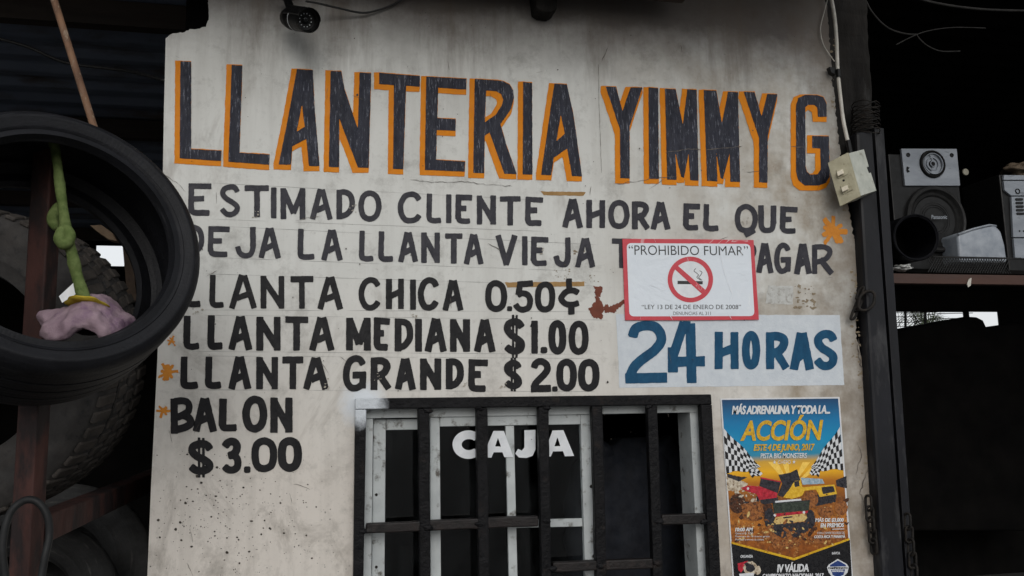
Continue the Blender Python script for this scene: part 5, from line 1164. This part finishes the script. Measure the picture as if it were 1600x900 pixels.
obj('plate_chip', rough_poly([(1417, 260), (1422, 262), (1419, 265), (1422, 268), (1418, 270), (1416, 266)], on(KY-.002), .4, 1, 3, .4), M['dark_cone'], sk)
obj('dial', lathe(P(1508, 269, KY+.010), nfs, [(.0, .017), (-.006, .016), (-.007, 0)], 24), pm('tarnished_metal', S(120, 116, 100), S(142, 138, 122), 30, .4, .1), sk)
pp_ = thing('black_pipe', on_shelf(1431, .92), 'short wide black pipe lying with its open mouth facing out', 'pipe')
pcn = P(1431.5, 371, .78); nfp = Vector((-.16, -1, -.06)).normalized()
pb = obj('pipe_wall', lathe(pcn, nfp, [(0, .0985), (-.004, .102), (0, .106), (.30, .103), (.30, .09), (.004, .0935)], 56, True), M['rubber'], pp_); smooth_by_angle(pb, 30)
obj('pipe_bottom', lathe(pcn-nfp*.27, nfp, [(0, 0), (0, .092)], 40), M['interior_shade'], pp_)
t = NT('milky_plastic'); t.b.inputs['Subsurface Weight'].default_value = .0
M['milky'] = t.done(t.mix(t.mrange(t.noise(14, 5), .35, .7), S(132, 140, 150), S(168, 174, 182)), .35, t.noise(30, 4), .3, .004)
jg = thing('plastic_jug', on_shelf(1535, .98), 'cut-off milky white plastic jug tilted on the mesh shelf', 'jug')
def jug():
    bm = prism([(1496, 365), (1520, 357), (1546, 351), (1556, 352), (1565, 361), (1571, 382), (1575, 410), (1500, 410)], .92, .16)
    bmesh.ops.bevel(bm, geom=[e for e in bm.edges], offset=.014, segments=4, affect='EDGES', profile=.5); return bm
smooth_by_angle(obj('body', jug(), M['milky'], jg), 40)
obj('rim', tube([P(1497, 366, .915), P(1521, 357.5, .915), P(1546, 351.5, .915), P(1556, 353, .93)], .005, 8), M['milky'], jg, smooth=True)
st = thing('old_stereo', on_shelf(1610, 1.0), 'silver-fronted stereo with slotted buttons at the right end of the shelf', 'stereo')
obj('body', boxpx(1561, 272, 1668, 416, .955, .26, .006, zbot=zt), M['black_plastic'], st)
for q in ([(1568.5, 273.5), (1664, 274), (1664, 281), (1568.5, 281)], [(1568.5, 282.5), (1664, 283), (1664, 305.5), (1580, 305.5), (1570, 297)], [(1580.5, 307), (1664, 307.5), (1666, 370.5), (1583.5, 370.5)], [(1584, 372.3), (1666, 372.5), (1667, 403.5), (1586.5, 403.5)]):
    obj('front_plate', prism(q, .943, .014, .0015), M['silver'], st)
for k in range(5): obj('button', prism(rrect([(1587+k*.5, 309.5+k*5.6), (1598.5+k*.5, 309.5+k*5.6), (1599+k*.5, 313+k*5.6), (1587.5+k*.5, 313+k*5.6)], 1.2, 3), .938, .008), M['black_plastic'], st)
for x_ in (1593, 1599.5): obj('jack', lathe(P(x_, 361, .942), nfs, [(0, .0042), (-.002, .004), (-.002, 0)], 12), M['black_plastic'], st)
obj('logo_ring', lathe(P(1590, 299, .942), nfs, [(.0, .014), (-.003, .013), (-.003, .010), (0, .009)], 24), M['dark_cone'], st)
def lump(cx, cy, y, rx, rz, ry, seed, amp=.35):
    bm = bmesh.new(); bmesh.ops.create_icosphere(bm, subdivisions=4, radius=1); c = P(cx, cy, y)
    for v in bm.verts:
        n = 1+amp*mnoise.noise(v.co*1.7+Vector((seed, 0, 0)))+amp*.5*mnoise.noise(v.co*4+Vector((0, seed, 0)))
        v.co = Vector((v.co.x*rx*n, v.co.y*ry*n, v.co.z*rz*n))+c
    return bm
tag(obj('crumpled_bag', lump(1408, 419, .86, .036, .013, .05, 2, .6), pm('white_film_bag', S(196, 198, 196), S(214, 216, 214), 20, .4, .3), smooth=True), 'crumpled white plastic scrap on the shelf below the pipe', 'plastic bag')
tag(obj('folded_rag', lump(1596, 266, 1.08, .09, .035, .08, 5, .5), pm('brown_rag', S(84, 72, 58), S(104, 90, 74), 20, .9, .4), smooth=True), 'brown rag bunched on top of the silver stereo', 'rag')
for pts, r, lab in (([(1400, -14), (1450, 2), (1500, 11), (1550, 15.5), (1610, 17)], .0055, 'grey cable sagging across the top of the dark right bay'), ([(1346, -14), (1362, 18), (1385, 42), (1410, 52), (1432, 54)], .0038, 'thin grey wire curving from the post into the right bay'), ([(1432, 54), (1438, 62), (1450, 72), (1470, 80), (1500, 80)], .0028, 'faint loose wire end below the curving grey wire'), ([(1400, 70), (1428, 56), (1452, 48), (1490, 43), (1540, 44)], .0024, 'faint dark wire crossing behind the curving grey wire')):
    tag(obj('bay_cable', tube(smooth_pts([P(a, c, .35) for a, c in pts], 8), r, 8), pm('dusty_cable', G(.016, (1.05, 1, .95)), G(.03, (1.05, 1, .95)), 20, .7, .1, spec=.2), smooth=True), lab, 'cable')

# ================================================================== BEYOND THE BACK WALL
def heap():
    bm = prism([(1370, 522), (1398, 515.5), (1414, 513), (1430, 509), (1448, 507), (1465, 503), (1482, 500), (1500, 497), (1512, 494), (1528, 495), (1538, 500), (1544, 513), (1562, 508.5), (1580, 505), (1600, 506), (1640, 560), (1640, 830), (1370, 830)], 4.3, .5)
    bmesh.ops.bevel(bm, geom=[e for e in bm.edges if abs((e.verts[0].co-e.verts[1].co).y) < .1 and e.verts[0].co.y < 4.5], offset=.03, segments=3, affect='EDGES', profile=.5); return bm
smooth_by_angle(tag(obj('tarp_heap', heap(), M['interior_shade']), 'dark covered heap silhouetted against the bright rear opening', 'heap'), 50)
fy = 6.5
wf_ = thing('wire_fence', (P(1430, 520, fy).x, fy, 0), 'thin wire fence outside, seen through the bright rear opening', 'fence')
ws = []
for k, (ya, yb) in enumerate(((488, 487), (494, 490), (503, 498), (509, 507))): ws.append(tube(smooth_pts([P(1370, ya, fy), P(1420, ya+.8, fy+.01*k), P(1460, yb+.5, fy), P(1520, yb-1, fy)], 6), .0045, 5))
rr = random.Random(3)
for k in range(16):
    xa = rr.uniform(1380, 1440); ws.append(tube([P(xa, 484, fy+.03), P(xa+rr.uniform(-22, 22), 512, fy+.03)], .003, 4))
obj('strands', join(*ws), M['chain'], wf_)
for px_ in (1416, 1447): obj('fence_post', prism([(px_-.8, 470), (px_+.8, 470), (px_+1.2, 620), (px_-.6, 620)], fy-.02, .03), M['dirty_wood'], wf_)
pm_ = thing('palm_tree', Vector((P(1446, 505, 9).x, 9, 0)), 'small spiky palm outside, seen through the bright rear opening', 'palm')
M['palm_leaf'] = pm('palm_leaf', G(.03, (.8, 1.2, .5)), G(.07, (.9, 1.2, .5)), 10, .6, .1)
pk = P(1446, 508, 9); rr = random.Random(9)
obj('trunk', tube([Vector((pk.x, 9, 0)), Vector((pk.x+.03, 9, pk.z*.5)), pk], [.09, .07, .06], 10), M['timber'], pm_, smooth=True)
def frond(c, ang, l, droop, rr):
    bm = bmesh.new(); d = Vector((math.cos(ang), rr.uniform(-.5, .5), math.sin(ang)*.8)); sp_ = [c+d*l*t_+Vector((0, 0, -droop*t_*t_)) for t_ in [k/12 for k in range(13)]]
    for i in range(12):
        for s in (-1, 1):
            p = sp_[i]; t_ = (sp_[i+1]-p).normalized(); n_ = t_.cross(Vector((0, 1, 0))).normalized()
            tip = p+t_*.16+n_*s*.16*(1-i/16)+Vector((0, rr.uniform(-.05, .05), -.03)); q = p+t_*.022
            bm.faces.new([bm.verts.new(p), bm.verts.new(q), bm.verts.new(tip)])
    return bm
obj('crown', join(*[frond(pk, a, rr.uniform(.5, .75), rr.uniform(.05, .3), rr) for a in [math.pi*k/11-.1 for k in range(13)]]), M['palm_leaf'], pm_)
